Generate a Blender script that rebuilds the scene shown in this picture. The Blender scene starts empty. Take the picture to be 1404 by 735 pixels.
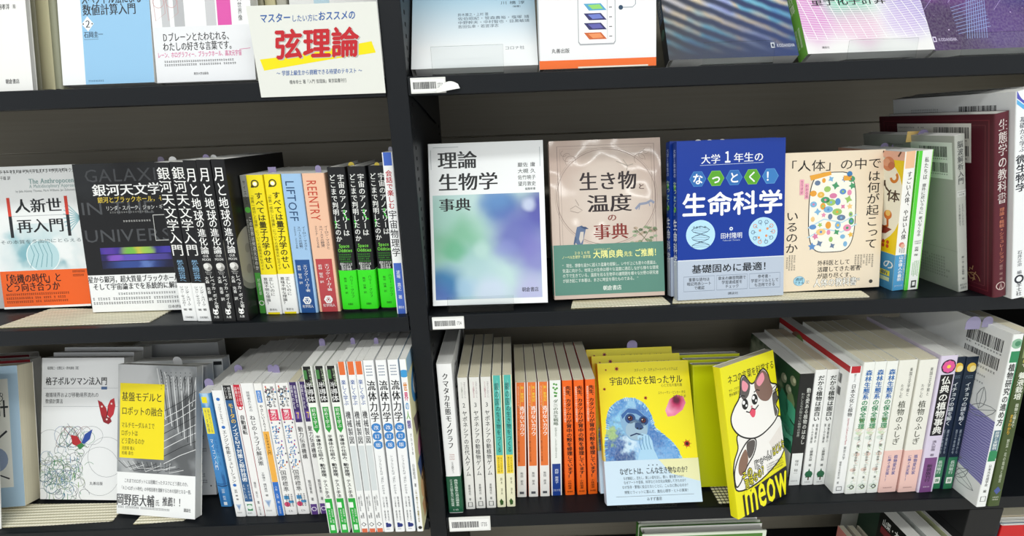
import bpy, math, random
from mathutils import Vector, Matrix
random.seed(7)
SC = bpy.context.scene
COL = SC.collection
# ---------------------------------------------------------------- camera
IW, IH, FPX = 1404.0, 735.0, 675.0
PITCH, ROLL, YAW = 0.28268, 0.03654, -0.00114
CAM = Vector((0.0, -0.6, 1.40))
def _rot():
    cy, sy = math.cos(YAW), math.sin(YAW)
    cp, sp = math.cos(PITCH), math.sin(PITCH)
    cr, sr = math.cos(ROLL), math.sin(ROLL)
    Rz = Matrix(((cy, -sy, 0), (sy, cy, 0), (0, 0, 1)))
    Rx = Matrix(((1, 0, 0), (0, cp, sp), (0, -sp, cp)))
    Ry = Matrix(((cr, 0, sr), (0, 1, 0), (-sr, 0, cr)))
    return Rz @ Rx @ Ry
RM = _rot()
cam = bpy.data.cameras.new('camera'); cam.sensor_width = 36.0; cam.lens = FPX / IW * 36.0
cam.clip_start = 0.02
camo = bpy.data.objects.new('camera', cam); COL.objects.link(camo)
r_, f_, u_ = RM.col[0], RM.col[1], RM.col[2]
camo.matrix_world = Matrix(((r_[0], u_[0], -f_[0], CAM[0]), (r_[1], u_[1], -f_[1], CAM[1]), (r_[2], u_[2], -f_[2], CAM[2]), (0, 0, 0, 1)))
SC.camera = camo
SC.view_settings.view_transform = 'Standard'
SC.view_settings.look = 'None'
SC.view_settings.gamma = 1.0
SC.view_settings.exposure = -0.10
try: SC.view_settings.use_curve_mapping = False
except Exception: pass
# ---------------------------------------------------------------- light
wd = bpy.data.worlds.new('world'); SC.world = wd; wd.use_nodes = True
wd.node_tree.nodes['Background'].inputs[0].default_value = (0.95, 0.98, 1.0, 1)
wd.node_tree.nodes['Background'].inputs[1].default_value = 0.95
def area(name, loc, sx, sy, power, rot=(0, 0, 0)):
    l = bpy.data.lights.new(name, 'AREA'); l.shape = 'RECTANGLE'; l.size = sx; l.size_y = sy; l.energy = power
    l.color = (0.97, 1.0, 0.985)
    o = bpy.data.objects.new(name, l); o.location = loc; o.rotation_euler = rot; COL.objects.link(o); return o
area('ceiling_lamp', (-0.1, -1.05, 2.66), 4.6, 0.16, 30)
area('ceiling_lamp', (-0.1, -2.3, 2.66), 4.6, 0.16, 46)

def ray(px, py):
    return RM @ Vector(((px - IW / 2) / FPX, 1.0, (IH / 2 - py) / FPX))
def on_z(p, z):
    d = ray(*p); k = (z - CAM.z) / d.z; return CAM + d * k
def on_y(p, y):
    d = ray(*p); k = (y - CAM.y) / d.y; return CAM + d * k
def on_plane(p, o, n):
    d = ray(*p); k = (o - CAM).dot(n) / d.dot(n); return CAM + d * k
Z_TOP, Z_MID, Z_LOW, Z_BOT = 1.4569, 1.1649, 0.8444, 0.535
LIP = 0.0205
DEPTH = 0.27

# ---------------------------------------------------------------- materials
def lin(c):
    c = c / 255.0
    return c / 12.92 if c <= 0.04045 else ((c + 0.055) / 1.055) ** 2.4
def rgb(h):
    if isinstance(h, str):
        h = h.lstrip('#'); h = tuple(int(h[i:i + 2], 16) for i in (0, 2, 4))
    return (lin(h[0]), lin(h[1]), lin(h[2]), 1.0)
MC = {}
def mat(col, rough=0.34, spec=0.32):
    if isinstance(col, bpy.types.Material): return col
    k = (col, rough, spec)
    if k not in MC:
        m = bpy.data.materials.new('print_%s' % str(col).lstrip('#')); m.use_nodes = True
        b = m.node_tree.nodes['Principled BSDF']
        b.inputs['Base Color'].default_value = rgb(col); b.inputs['Roughness'].default_value = rough
        b.inputs['Specular IOR Level'].default_value = spec
        MC[k] = m
    return MC[k]
def newmat(name, rough=0.34):
    m = bpy.data.materials.new(name); m.use_nodes = True
    nt = m.node_tree; b = nt.nodes['Principled BSDF']; b.inputs['Roughness'].default_value = rough
    return m, nt, b
def mixc(nt, fac, a, b, mode='MIX'):
    n = nt.nodes.new('ShaderNodeMix'); n.data_type = 'RGBA'; n.blend_type = mode
    for s, v in ((n.inputs[0], fac), (n.inputs[6], a), (n.inputs[7], b)):
        if hasattr(v, 'is_linked') or hasattr(v, 'links'): nt.links.new(v, s)
        else: s.default_value = v
    return n.outputs[2]
def blob_mat(name, base, blobs, distort=0.0, nscale=3.0, aspect=1.0, rough=0.34, grain=0.0, wavy=0.0):
    """printed artwork: soft coloured patches in the face's own UV"""
    m, nt, b = newmat(name, rough)
    uv = nt.nodes.new('ShaderNodeUVMap').outputs[0]
    mp = nt.nodes.new('ShaderNodeMapping'); mp.inputs['Scale'].default_value = (1, aspect, 1); nt.links.new(uv, mp.inputs[0])
    vec = mp.outputs[0]
    if distort:
        nz = nt.nodes.new('ShaderNodeTexNoise'); nz.inputs['Scale'].default_value = nscale; nt.links.new(vec, nz.inputs[0])
        s = nt.nodes.new('ShaderNodeVectorMath'); s.operation = 'MULTIPLY_ADD'
        nt.links.new(nz.outputs['Color'], s.inputs[0]); s.inputs[1].default_value = (distort,) * 3; nt.links.new(vec, s.inputs[2])
        o = nt.nodes.new('ShaderNodeVectorMath'); o.operation = 'SUBTRACT'; nt.links.new(s.outputs[0], o.inputs[0])
        o.inputs[1].default_value = (distort * .5, distort * .5, distort * .5 ); vec = o.outputs[0]
    c = rgb(base)
    for (u, v, r, col, st) in blobs:
        d = nt.nodes.new('ShaderNodeVectorMath'); d.operation = 'DISTANCE'
        sep = nt.nodes.new('ShaderNodeVectorMath'); sep.operation = 'MULTIPLY'; sep.inputs[1].default_value = (1, 1, 0)
        nt.links.new(vec, sep.inputs[0]); nt.links.new(sep.outputs[0], d.inputs[0]); d.inputs[1].default_value = (u, (1 - v) * aspect, 0)
        mr = nt.nodes.new('ShaderNodeMapRange'); mr.interpolation_type = 'SMOOTHSTEP'
        mr.inputs[1].default_value = r * 0.25; mr.inputs[2].default_value = r; mr.inputs[3].default_value = st; mr.inputs[4].default_value = 0
        nt.links.new(d.outputs['Value'], mr.inputs[0])
        c = mixc(nt, mr.outputs[0], c, rgb(col))
    if grain:
        nz = nt.nodes.new('ShaderNodeTexNoise'); nz.inputs['Scale'].default_value = 60; nt.links.new(uv, nz.inputs[0])
        mr = nt.nodes.new('ShaderNodeMapRange'); mr.inputs[1].default_value = .35; mr.inputs[2].default_value = .65; mr.inputs[4].default_value = grain
        nt.links.new(nz.outputs[0], mr.inputs[0]); c = mixc(nt, mr.outputs[0], c, (1, 1, 1, 1))
    b.inputs['Specular IOR Level'].default_value = 0.35
    if wavy:   # laminated jacket that does not lie flat
        nz = nt.nodes.new('ShaderNodeTexNoise'); nz.inputs['Scale'].default_value = 2.6; nz.inputs['Detail'].default_value = 1.0; nt.links.new(uv, nz.inputs[0])
        bp = nt.nodes.new('ShaderNodeBump'); bp.inputs['Strength'].default_value = wavy; bp.inputs['Distance'].default_value = 0.02
        nt.links.new(nz.outputs[0], bp.inputs['Height']); nt.links.new(bp.outputs[0], b.inputs['Normal']); b.inputs['Specular IOR Level'].default_value = 0.55
    if isinstance(c, tuple): b.inputs['Base Color'].default_value = c
    else: nt.links.new(c, b.inputs['Base Color'])
    return m
def paper_mat(name, col, axis, dark=0.80):
    """page block: fine sheet lines along one object axis"""
    m, nt, b = newmat(name, 0.75)
    tc = nt.nodes.new('ShaderNodeTexCoord').outputs['Object']
    mp = nt.nodes.new('ShaderNodeMapping'); s = [3, 3, 3]; s[axis] = 2600; mp.inputs['Scale'].default_value = s
    nt.links.new(tc, mp.inputs[0])
    nz = nt.nodes.new('ShaderNodeTexNoise'); nz.inputs['Scale'].default_value = 1.0; nt.links.new(mp.outputs[0], nz.inputs[0])
    a = rgb(col); d = tuple(x * dark for x in a[:3]) + (1,)
    nt.links.new(mixc(nt, nz.outputs[0], d, a), b.inputs['Base Color'])
    b.inputs['Specular IOR Level'].default_value = 0.2
    return m
PAGE_W = paper_mat('page_white', '#f2f1ec', 0)
PAGE_C = paper_mat('page_cream', '#eee6cb', 0)
PAGE_G = paper_mat('page_grey', '#d9d8d2', 0)
def black_metal():
    m, nt, b = newmat('black_metal', 0.42)
    tc = nt.nodes.new('ShaderNodeTexCoord').outputs['Object']
    nz = nt.nodes.new('ShaderNodeTexNoise'); nz.inputs['Scale'].default_value = 900; nt.links.new(tc, nz.inputs[0])
    bp = nt.nodes.new('ShaderNodeBump'); bp.inputs['Strength'].default_value = 0.06; bp.inputs['Distance'].default_value = 0.0003
    nt.links.new(nz.outputs[0], bp.inputs['Height']); nt.links.new(bp.outputs[0], b.inputs['Normal'])
    b.inputs['Base Color'].default_value = rgb('#13161a'); b.inputs['Specular IOR Level'].default_value = 0.22
    return m
BLACK = black_metal()
TAUPE, nt_, b_ = newmat('taupe_panel', 0.55)
_tc = nt_.nodes.new('ShaderNodeTexCoord').outputs['Object']
_mp = nt_.nodes.new('ShaderNodeMapping'); _mp.inputs['Scale'].default_value = (6, 6, 260); nt_.links.new(_tc, _mp.inputs[0])
_nz = nt_.nodes.new('ShaderNodeTexNoise'); _nz.inputs['Scale'].default_value = 1.0; nt_.links.new(_mp.outputs[0], _nz.inputs[0])
nt_.links.new(mixc(nt_, _nz.outputs[0], rgb('#8f8878'), rgb('#9d9686')), b_.inputs['Base Color'])
DARKHOLE = mat('#050506', 0.8)
def clear_mat():
    m = bpy.data.materials.new('clear_acrylic'); m.use_nodes = True; nt = m.node_tree; nt.nodes.clear()
    out = nt.nodes.new('ShaderNodeOutputMaterial'); mx = nt.nodes.new('ShaderNodeMixShader')
    tr = nt.nodes.new('ShaderNodeBsdfTransparent'); tr.inputs[0].default_value = (0.95, 0.96, 0.96, 1)
    gl = nt.nodes.new('ShaderNodeBsdfGlossy'); gl.inputs['Roughness'].default_value = 0.12
    lw = nt.nodes.new('ShaderNodeLayerWeight'); lw.inputs[0].default_value = 0.18
    nt.links.new(lw.outputs['Fresnel'], mx.inputs[0]); nt.links.new(tr.outputs[0], mx.inputs[1]); nt.links.new(gl.outputs[0], mx.inputs[2])
    nt.links.new(mx.outputs[0], out.inputs[0]); return m
CLEAR = clear_mat()

# ---------------------------------------------------------------- objects
def mesh_obj(name, verts, faces, mats, midx=None, parent=None, smooth=None, uvs=None):
    me = bpy.data.meshes.new(name); me.from_pydata(verts, [], faces)
    for m in mats: me.materials.append(m)
    if midx: me.polygons.foreach_set('material_index', midx)
    if smooth: me.polygons.foreach_set('use_smooth', smooth)
    if uvs:
        ul = me.uv_layers.new(name='UVMap'); flat = []
        for f in faces:
            for i in f: flat.extend(uvs[i])
        ul.data.foreach_set('uv', flat)
    me.update()
    o = bpy.data.objects.new(name, me); COL.objects.link(o)
    if parent: o.parent = parent
    return o
def empty(name):
    o = bpy.data.objects.new(name, None); o.empty_display_size = 0.02; COL.objects.link(o); return o
def tag(o, label, cat, group=None):
    o['label'] = label; o['category'] = cat
    if group: o['group'] = group
    return o
class MB:
    def __init__(s): s.v, s.f, s.m, s.mats = [], [], [], []
    def mi(s, m):
        m = mat(m)
        if m not in s.mats: s.mats.append(m)
        return s.mats.index(m)
    def quad(s, pts, m):
        b = len(s.v); s.v += [tuple(p) for p in pts]; s.f.append(tuple(range(b, b + len(pts)))); s.m.append(s.mi(m))
    def box(s, x0, y0, z0, x1, y1, z1, m, bev=0.0):
        if bev <= 0:
            b = len(s.v)
            s.v += [(x, y, z) for x in (x0, x1) for y in (y0, y1) for z in (z0, z1)]
            fs = [(0, 1, 3, 2), (4, 6, 7, 5), (0, 4, 5, 1), (2, 3, 7, 6), (0, 2, 6, 4), (1, 5, 7, 3)]
            k = s.mi(m)
            for q in fs: s.f.append(tuple(b + i for i in q)); s.m.append(k)
            return
        import bmesh
        bm = bmesh.new(); bmesh.ops.create_cube(bm, size=1.0)
        for v in bm.verts:
            v.co = Vector(((x0 + x1) / 2 + v.co.x * (x1 - x0), (y0 + y1) / 2 + v.co.y * (y1 - y0), (z0 + z1) / 2 + v.co.z * (z1 - z0)))
        bmesh.ops.bevel(bm, geom=bm.edges[:], offset=bev, segments=2, affect='EDGES', profile=0.5)
        b = len(s.v); s.v += [tuple(v.co) for v in bm.verts]; k = s.mi(m)
        for f in bm.faces: s.f.append(tuple(b + v.index for v in f.verts)); s.m.append(k)
        bm.free()
    def build(s, name, parent=None): return mesh_obj(name, s.v, s.f, s.mats, s.m, parent)

# ---------------------------------------------------------------- glyphs
GC = {}
def glyph(ch, bold):
    k = (ch, round(bold, 3))
    if k not in GC:
        cu = bpy.data.curves.new('glyph', 'FONT'); cu.body = ch; cu.resolution_u = 2; cu.fill_mode = 'FRONT'; cu.offset = bold
        ob = bpy.data.objects.new('glyph', cu); COL.objects.link(ob)
        dg = bpy.context.evaluated_depsgraph_get(); dg.update()
        me = bpy.data.meshes.new_from_object(ob.evaluated_get(dg))
        vs = [(v.co.x, v.co.y + 0.12) for v in me.vertices]; fs = [tuple(p.vertices) for p in me.polygons]
        bpy.data.objects.remove(ob); bpy.data.curves.remove(cu); bpy.data.meshes.remove(me)
        if ord(ch) >= 0x2E80 or ch in '、。「」（）：！？～ー―・“”→': adv = 1.0
        else:
            adv = (max(v[0] for v in vs) + 0.07) if vs else 0.3
            if ch == ' ': adv = 0.3
        GC[k] = (vs, fs, adv)
    return GC[k]
ROT = set('ー～〜（）()「」『』：:…―-—〈〉＝=“”')
SMALL = set('ゃゅょっァィゥェォッャュョぁぃぅぇぉ')

def smooth(p, k=5):
    """closed Catmull-Rom curve through the points"""
    o = []; n = len(p)
    for i in range(n):
        a, b, c, d = p[i - 1], p[i], p[(i + 1) % n], p[(i + 2) % n]
        for j in range(k):
            t = j / k; o.append(tuple(.5 * (2 * b[q] + (c[q] - a[q]) * t + (2 * a[q] - 5 * b[q] + 4 * c[q] - d[q]) * t * t + (3 * b[q] - a[q] - 3 * c[q] + d[q]) * t ** 3) for q in (0, 1)))
    return o
class Face:
    """2-D drawing surface mapped onto one face of a book. Fractions: u from left, v from the top."""
    def __init__(s, sheet, fn, W, H, base=0.0, curved=False): s.sh, s.fn, s.W, s.H, s.base, s.curved = sheet, fn, W, H, base, curved
    def _add(s, pts, faces, col, L):
        sh = s.sh; b = len(sh['v']); k = s.sh['mi'](col)
        for (u, v) in pts:
            u = min(max(u, 0.0), 1.0); v = min(max(v, 0.0), 1.0)
            sh['v'].append(s.fn(u * s.W, (1 - v) * s.H, s.base + L * 0.00005)); sh['uv'].append((u, 1 - v))
        for f in faces: sh['f'].append(tuple(b + i for i in f)); sh['m'].append(k); sh['s'].append(False)
    def poly(s, pts, col, L=1): s._add(pts, [tuple(range(len(pts)))[::-1]], col, L)
    def rect(s, u0, v0, u1, v1, col, L=1):
        n = 8 if s.curved else 1
        pts = []
        for i in range(n + 1):
            u = u0 + (u1 - u0) * i / n; pts += [(u, v0), (u, v1)]
        s._add(pts, [(2 * i, 2 * i + 1, 2 * i + 3, 2 * i + 2) for i in range(n)], col, L)
    def disc(s, u, v, r, col, L=2, sx=1.0, n=20, a0=0.0):
        """r is a fraction of the face height"""
        k = s.H / s.W
        if s.curved and r * k * sx > .2 and n > 8:      # wide discs follow the rounded spine in strips
            R, m = r * k * sx, 14; us = [max(-1.0, min(1.0, (min(max(u - R + 2 * R * i / m, 0.0), 1.0) - u) / R)) for i in range(m + 1)]
            pts = []
            for q in us: d = r * math.sqrt(max(0.0, 1 - q * q)); pts += [(u + R * q, v - d), (u + R * q, v + d)]
            s._add(pts, [(2 * i, 2 * i + 1, 2 * i + 3, 2 * i + 2) for i in range(m)], col, L); return
        s.poly([(u + r * k * sx * math.cos(a0 + 2 * math.pi * i / n), v + r * math.sin(a0 + 2 * math.pi * i / n)) for i in range(n)], col, L)
    def hexa(s, u, v, r, col, L=2): s.disc(u, v, r, col, L, n=6)
    def line(s, pts, wd, col, L=2, closed=False):
        """wd is a fraction of the face width"""
        q = [(p[0] * s.W, p[1] * s.H) for p in pts]; w = wd * s.W / 2
        if closed: q.append(q[0])
        vs, fs = [], []
        for i in range(len(q)):
            a = q[max(0, i - 1)]; c = q[min(len(q) - 1, i + 1)]
            if closed and i in (0, len(q) - 1): a, c = q[-2], q[1]
            dx, dy = c[0] - a[0], c[1] - a[1]; l = math.hypot(dx, dy) or 1
            nx, ny = -dy / l * w, dx / l * w
            vs += [((q[i][0] + nx) / s.W, (q[i][1] + ny) / s.H), ((q[i][0] - nx) / s.W, (q[i][1] - ny) / s.H)]
            if i: b = 2 * i; fs.append((b - 2, b - 1, b + 1, b))
        s._add(vs, fs, col, L)
    def ring(s, u, v, r, wd, col, L=2, sx=1.0, a=0, e=2 * math.pi, n=28):
        k = s.H / s.W
        s.line([(u + r * k * sx * math.cos(a + (e - a) * i / n), v + r * math.sin(a + (e - a) * i / n)) for i in range(n + 1)], wd, col, L)
    def frame(s, u0, v0, u1, v1, wd, col, L=2): s.line([(u0, v0), (u1, v0), (u1, v1), (u0, v1)], wd, col, L, closed=True)
    def _g(s, ch, x, y, gw, gh, col, L, bold, mode='', rot=False, shear=0.0, serif=False):
        """glyph with em box lower-left (x,y) in mm-like face units (y up), size gw x gh"""
        if ch in ' \u3000': return
        heavy = bold * 0.8
        vs, fs, adv = glyph(ch, 0.0)
        if rot: vs = [(b, 1 - a) for a, b in vs]
        reps = ((0.0, 0.0),) if not serif else ((-0.018, 0.0), (0.026, 0.0))
        if heavy > .013: reps = ((-heavy, 0), (heavy, 0), (0, heavy), (0, -heavy))
        elif heavy: reps = ((-heavy, 0), (heavy, 0))
        if heavy > .04: h2 = heavy * .7; reps += ((h2, h2), (-h2, h2), (h2, -h2), (-h2, -h2))
        for i, (r, q) in enumerate(reps):
            pts = [((x + (a + r + shear * b) * gw) / s.W, 1 - (y + (b + q) * gh) / s.H) for a, b in vs]
            s._add(pts, fs, col, L + .08 * i)
    def ht(s, txt, u0, u1, vc, hf, col, bold=0.0, L=3, shear=0.0, serif=False, slope=0.0):
        """horizontal text fitted between u0 and u1, centred on vc, em height hf of the face height"""
        bd = max(bold - 0.0, 0) if not serif else -0.0
        tot = sum(glyph(c, 0.0)[2] if c not in ' ' else 0.35 for c in txt)
        gw = (u1 - u0) * s.W / tot; gh = hf * s.H; x = u0 * s.W; y = (1 - vc) * s.H - gh / 2
        for c in txt:
            a = glyph(c, 0.0)[2] if c != ' ' else 0.35
            s._g(c, x, y - slope * (x - u0 * s.W), gw, gh, col, L, bd, shear=shear, serif=serif); x += a * gw
    def vt(s, txt, uc, v0, v1, wf, col, bold=0.0, L=3, serif=False, slant=0.0):
        """vertical text between v0 and v1, em width wf of the face width"""
        bold *= 0.9; n = len(txt); gh = (v1 - v0) * s.H / n; gw = wf * s.W
        for i, c in enumerate(txt):
            x = uc * s.W - gw / 2; y = (1 - v0) * s.H - (i + 1) * gh
            if c in SMALL: x += .1 * gw; y += .1 * gh
            if c in '、。': x += .55 * gw; y += .55 * gh
            if ord(c) < 0x2E80 and c not in ROT:
                vs = glyph(c, 0.0)[0]
                if vs: x += gw * (.5 - (min(q[0] for q in vs) + max(q[0] for q in vs)) / 2)
            s._g(c, x, y, gw, gh, col, L, bold, rot=(c in ROT), serif=serif)
    def rt(s, txt, uc, v0, v1, wf, col, bold=0.0, L=3):
        """text rotated a quarter turn clockwise, reading downwards from v0 to v1"""
        tot = sum(glyph(c, 0.0)[2] if c != ' ' else 0.35 for c in txt)
        g = (v1 - v0) * s.H / tot; wd = wf * s.W; y = (1 - v0) * s.H
        for c in txt:
            vs, fs, adv = glyph(c, 0.0)
            if c == ' ': y -= 0.35 * g; continue
            pts = [((uc * s.W - wd / 2 + b * wd) / s.W, 1 - (y - a * g) / s.H) for a, b in vs]
            s._add(pts, fs, col, L); y -= adv * g
    def marks(s, u0, v0, u1, v1, rows, col, L=3, cols=24, vertical=False, seed=1, ragged=0.15):
        """print too small to read: rows of short strokes"""
        R = random.Random(seed + rows * 31 + int(u0 * 1000))
        pts, fs = [], []
        def q(a, b, c, d):
            k = len(pts); pts.extend([(a, b), (a, d), (c, d), (c, b)]); fs.append((k, k + 1, k + 2, k + 3))
        for r in range(rows):
            n = int(cols * (1 - R.random() * ragged))
            for c in range(n):
                if R.random() < 0.05: continue
                if not vertical:
                    pw = (u1 - u0) / cols; ph = (v1 - v0) / rows; x = u0 + c * pw; y = v0 + r * ph
                else:
                    pw = (u1 - u0) / rows; ph = (v1 - v0) / cols; x = u1 - (r + 1) * pw; y = v0 + c * ph
                a = x + pw * .12; e = x + pw * .88; gy = y + ph * (.16 if not vertical else .1); hh = ph * (.62 if not vertical else .78)
                t = R.random()
                q(a, gy + hh * (.08 + .2 * t), e, gy + hh * (.22 + .2 * t)); q(a + (e - a) * .1, gy + hh * .72, e, gy + hh * .86)
                m = a + (e - a) * (.3 + .4 * R.random()); q(m - (e - a) * .09, gy, m + (e - a) * .09, gy + hh)
        if pts: s._add(pts, fs, col, L)
    def barcode(s, u0, v0, u1, v1, L=4, col='#26262a', seed=3):
        R = random.Random(seed); x = u0; w = (u1 - u0)
        pts, fs = [], []
        while x < u1 - w * .02:
            b = w * R.choice((.008, .012, .02, .028)); k = len(pts)
            pts += [(x, v0), (x, v1), (x + b, v1), (x + b, v0)]; fs.append((k, k + 1, k + 2, k + 3)); x += b + w * R.choice((.008, .012, .02))
        s._add(pts, fs, col, L)

def new_sheet():
    d = {'v': [], 'f': [], 'm': [], 's': [], 'uv': [], 'mats': []}
    def mi(c):
        m = mat(c)
        if m not in d['mats']: d['mats'].append(m)
        return d['mats'].index(m)
    d['mi'] = mi; return d
def sheet_obj(name, sh, parent): return mesh_obj(name, sh['v'], sh['f'], sh['mats'], sh['m'], parent, sh['s'], sh['uv'])

class Book: pass
def spine_profile(t, bulge, rad):
    """(x, y) points along the spine from the right corner to the left one; the front of the spine is y=0"""
    pts = []
    for i in range(5):
        a = math.pi / 2 * i / 4
        pts.append((t - rad + rad * math.cos(a), rad - rad * math.sin(a)))
    n = 10
    for i in range(1, n): pts.append((t - rad - (t - 2 * rad) * i / n, 0.0))
    for i in range(5):
        a = math.pi / 2 * i / 4
        pts.append((rad - rad * math.sin(a), rad - rad * math.cos(a)))
    return [(x, y + bulge * (2 * x / t - 1) ** 2) for x, y in pts]
def build_shell(sh, t, w, z0, z1, prof, off, th, cols, w_end):
    """U-shaped jacket swept from z0 to z1, outside offset by off; cols = right, spine, left"""
    out = [(t + off, w_end)] + [(x + (off if x > t / 2 else -off) * (1 if abs(2 * x / t - 1) > .9 else abs(2 * x / t - 1)), y - off) for x, y in prof] + [(-off, w_end)]
    inn = [(t + off - th, w_end)] + [(min(max(x, th - off), t + off - th), y - off + th) for x, y in prof] + [(th - off, w_end)]
    n = len(out)
    def fc(a, b, c, d, m, sm):
        k = len(sh['v']); sh['v'].extend([a, b, c, d]); sh['uv'].extend([(0, 0), (1, 0), (1, 1), (0, 1)]); sh['f'].append((k, k + 1, k + 2, k + 3)); sh['m'].append(sh['mi'](m)); sh['s'].append(sm)
    k0 = len(sh['v'])
    for x, y in out: sh['v'] += [(x, y, z0), (x, y, z1)]; sh['uv'] += [(0, 0), (0, 1)]
    for i in range(n - 1):
        m = cols[0] if i < 3 else (cols[2] if i >= n - 4 else cols[1])
        sh['f'].append((k0 + 2 * i, k0 + 2 * i + 1, k0 + 2 * i + 3, k0 + 2 * i + 2)); sh['m'].append(sh['mi'](m)); sh['s'].append(2 <= i < n - 3)
    rim = '#efeee9' if th < 0.001 else None
    for i in range(n - 1):
        m = cols[0] if i < 3 else (cols[2] if i >= n - 4 else cols[1])
        a, b, c, d = out[i], out[i + 1], inn[i + 1], inn[i]
        fc((a[0], a[1], z1), (d[0], d[1], z1), (c[0], c[1], z1), (b[0], b[1], z1), rim or m, False)
        fc((a[0], a[1], z0), (b[0], b[1], z0), (c[0], c[1], z0), (d[0], d[1], z0), rim or m, False)
        fc((d[0], d[1], z0), (d[0], d[1], z1), (c[0], c[1], z1), (c[0], c[1], z0), '#efeee9', False)
    for e in (0, n - 1):
        a, d = out[e], inn[e]
        q = [(a[0], a[1], z0), (d[0], d[1], z0), (d[0], d[1], z1), (a[0], a[1], z1)]
        fc(*(q if e == 0 else q[::-1]), rim or cols[0], False)
def make_book(t, w, h, spine='#f0f0ee', left=None, right=None, hard=False, bulge=None, page=None, deco=None, band=None, bdeco=None, name=None):
    """local frame: spine on y=0 facing -y, thickness along +x, depth +y, height +z.
    band = (v_top, v_bottom, spine colour, left colour, right colour) in height fractions from the top"""
    left = left or spine; right = right or spine
    if bulge is None: bulge = 0.0016 if hard else 0.0003
    root = empty(name or ('hardcover_book' if hard else 'paperback_book'))
    th = 0.0022 if hard else 0.0005
    rad = min(0.0018 if hard else 0.0012, t * .2)
    prof = spine_profile(t, bulge, rad)
    xs = sorted(prof)
    def ysp(u):
        u = min(max(u, 0.0), t)
        for i in range(len(xs) - 1):
            if xs[i][0] <= u <= xs[i + 1][0]:
                d = xs[i + 1][0] - xs[i][0]
                return xs[i][1] if d < 1e-9 else xs[i][1] + (xs[i + 1][1] - xs[i][1]) * (u - xs[i][0]) / d
        return xs[-1][1]
    def faces(sh, base):
        b = Book()
        b.s = Face(sh, lambda u, v, o: (u, ysp(u) - o, v), t, h, base, True)
        b.l = Face(sh, lambda u, v, o: (-o, w - u, v), w, h, base)
        b.r = Face(sh, lambda u, v, o: (t + o, u, v), w, h, base)
        return b
    sh = new_sheet()
    build_shell(sh, t, w, 0, h, prof, 0.0, th, (right, spine, left), w)
    if deco: deco(faces(sh, 0.00002))
    sheet_obj('cover', sh, root)
    ov = 0.003 if hard else 0.0004
    p = MB(); p.box(th * 1.05, 0.004 + th + bulge, ov if hard else 0.0001, t - th * 1.05, w - (0.0035 if hard else 0.0005), h - ov, page or PAGE_W, bev=0.0)
    p.build('pages', root)
    if band:
        bs = new_sheet(); v0, v1, c1, c2, c3 = band
        build_shell(bs, t, w, (1 - v1) * h, (1 - v0) * h, prof, 0.0004, 0.0003, (c3, c1, c2), w + 0.0002)
        if bdeco: bdeco(faces(bs, 0.00044))
        sheet_obj('belly_band', bs, root)
    return root
def kids(o): return [c for c in bpy.data.objects if c.parent == o]
def copy_tree(o):
    c = o.copy(); COL.objects.link(c)
    for ch in kids(o):
        d = ch.copy(); COL.objects.link(d); d.parent = c
        for g in kids(ch):
            e = g.copy(); COL.objects.link(e); e.parent = d
    return c
def M4(rot, loc): m = rot.to_4x4(); m.translation = loc; return m
def Rz(a): return Matrix.Rotation(a, 3, 'Z')
def Rx(a): return Matrix.Rotation(a, 3, 'X')
def Ry(a): return Matrix.Rotation(a, 3, 'Y')
def spine_dims(BL, BR, TL, zs, yaw=0.0, y0=None):
    P = on_z(BL, zs) if y0 is None else on_y(BL, y0); Q = on_z(BR, zs) if y0 is None else on_y(BR, y0)
    if y0 is None: P.y = Q.y = (P.y + Q.y) / 2
    xd = Rz(yaw) @ Vector((1, 0, 0)); n = Rz(yaw) @ Vector((0, 1, 0))
    t = (Q - P).dot(xd); base = Vector((P.x, P.y, zs)); T = on_plane(TL, base, n)
    dx = (T - base).dot(xd); dz = T.z - zs
    return base, t, math.hypot(dx, dz), math.atan2(dx, dz)
SPINES = []
def put_spine(root, base, lean, t, yaw=0.0):
    SPINES.append([root, base.copy(), lean, t, yaw])
    _put(root, base, lean, t, yaw)
def pack(names=None, gap=0.00035):
    """stand the spines of each row side by side without cutting into one another"""
    rows = {}
    for s in SPINES: rows.setdefault((round(s[1].z, 2), s[1].x > -0.12), []).append(s)
    for r in rows.values():
        r.sort(key=lambda s: s[1].x)
        prs = list(zip(r, r[1:])); rightbay = r[0][1].x > -0.12
        for a, b in (prs if rightbay else prs[::-1]):
            hh = min(HGT[a[0].name], HGT[b[0].name])
            gp = gap + (0.0006 if a[0].name in BANDED else 0) + (0.0006 if b[0].name in BANDED else 0)
            wa = a[3] / math.cos(a[2])
            if rightbay:      # the left end stands against the upright
                b[1].x = max(b[1].x, a[1].x + wa + gp)
                top = a[1].x + wa + gp + hh * math.tan(a[2])
                if b[1].x + hh * math.tan(b[2]) < top: b[2] = math.atan((top - b[1].x) / hh)
            else:             # the right end stands against the upright
                a[1].x = min(a[1].x, b[1].x - wa - gp)
                top = b[1].x + hh * math.tan(b[2]) - wa - gp
                if a[1].x + hh * math.tan(a[2]) > top: a[2] = math.atan((top - a[1].x) / hh)
            if DEBUG: print('pack', a[0].name, round(a[1].x, 4), round(math.degrees(a[2]), 2))
        for s in r: _put(*s)
HGT = {}
BANDED = set()
DEBUG = False
def _put(root, base, lean, t, yaw=0.0):
    lift = t * math.sin(lean) if lean > 0 else 0.0
    root.matrix_world = M4(Rz(yaw) @ Ry(lean), base + Vector((0, 0, lift + 0.0002)))
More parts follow.
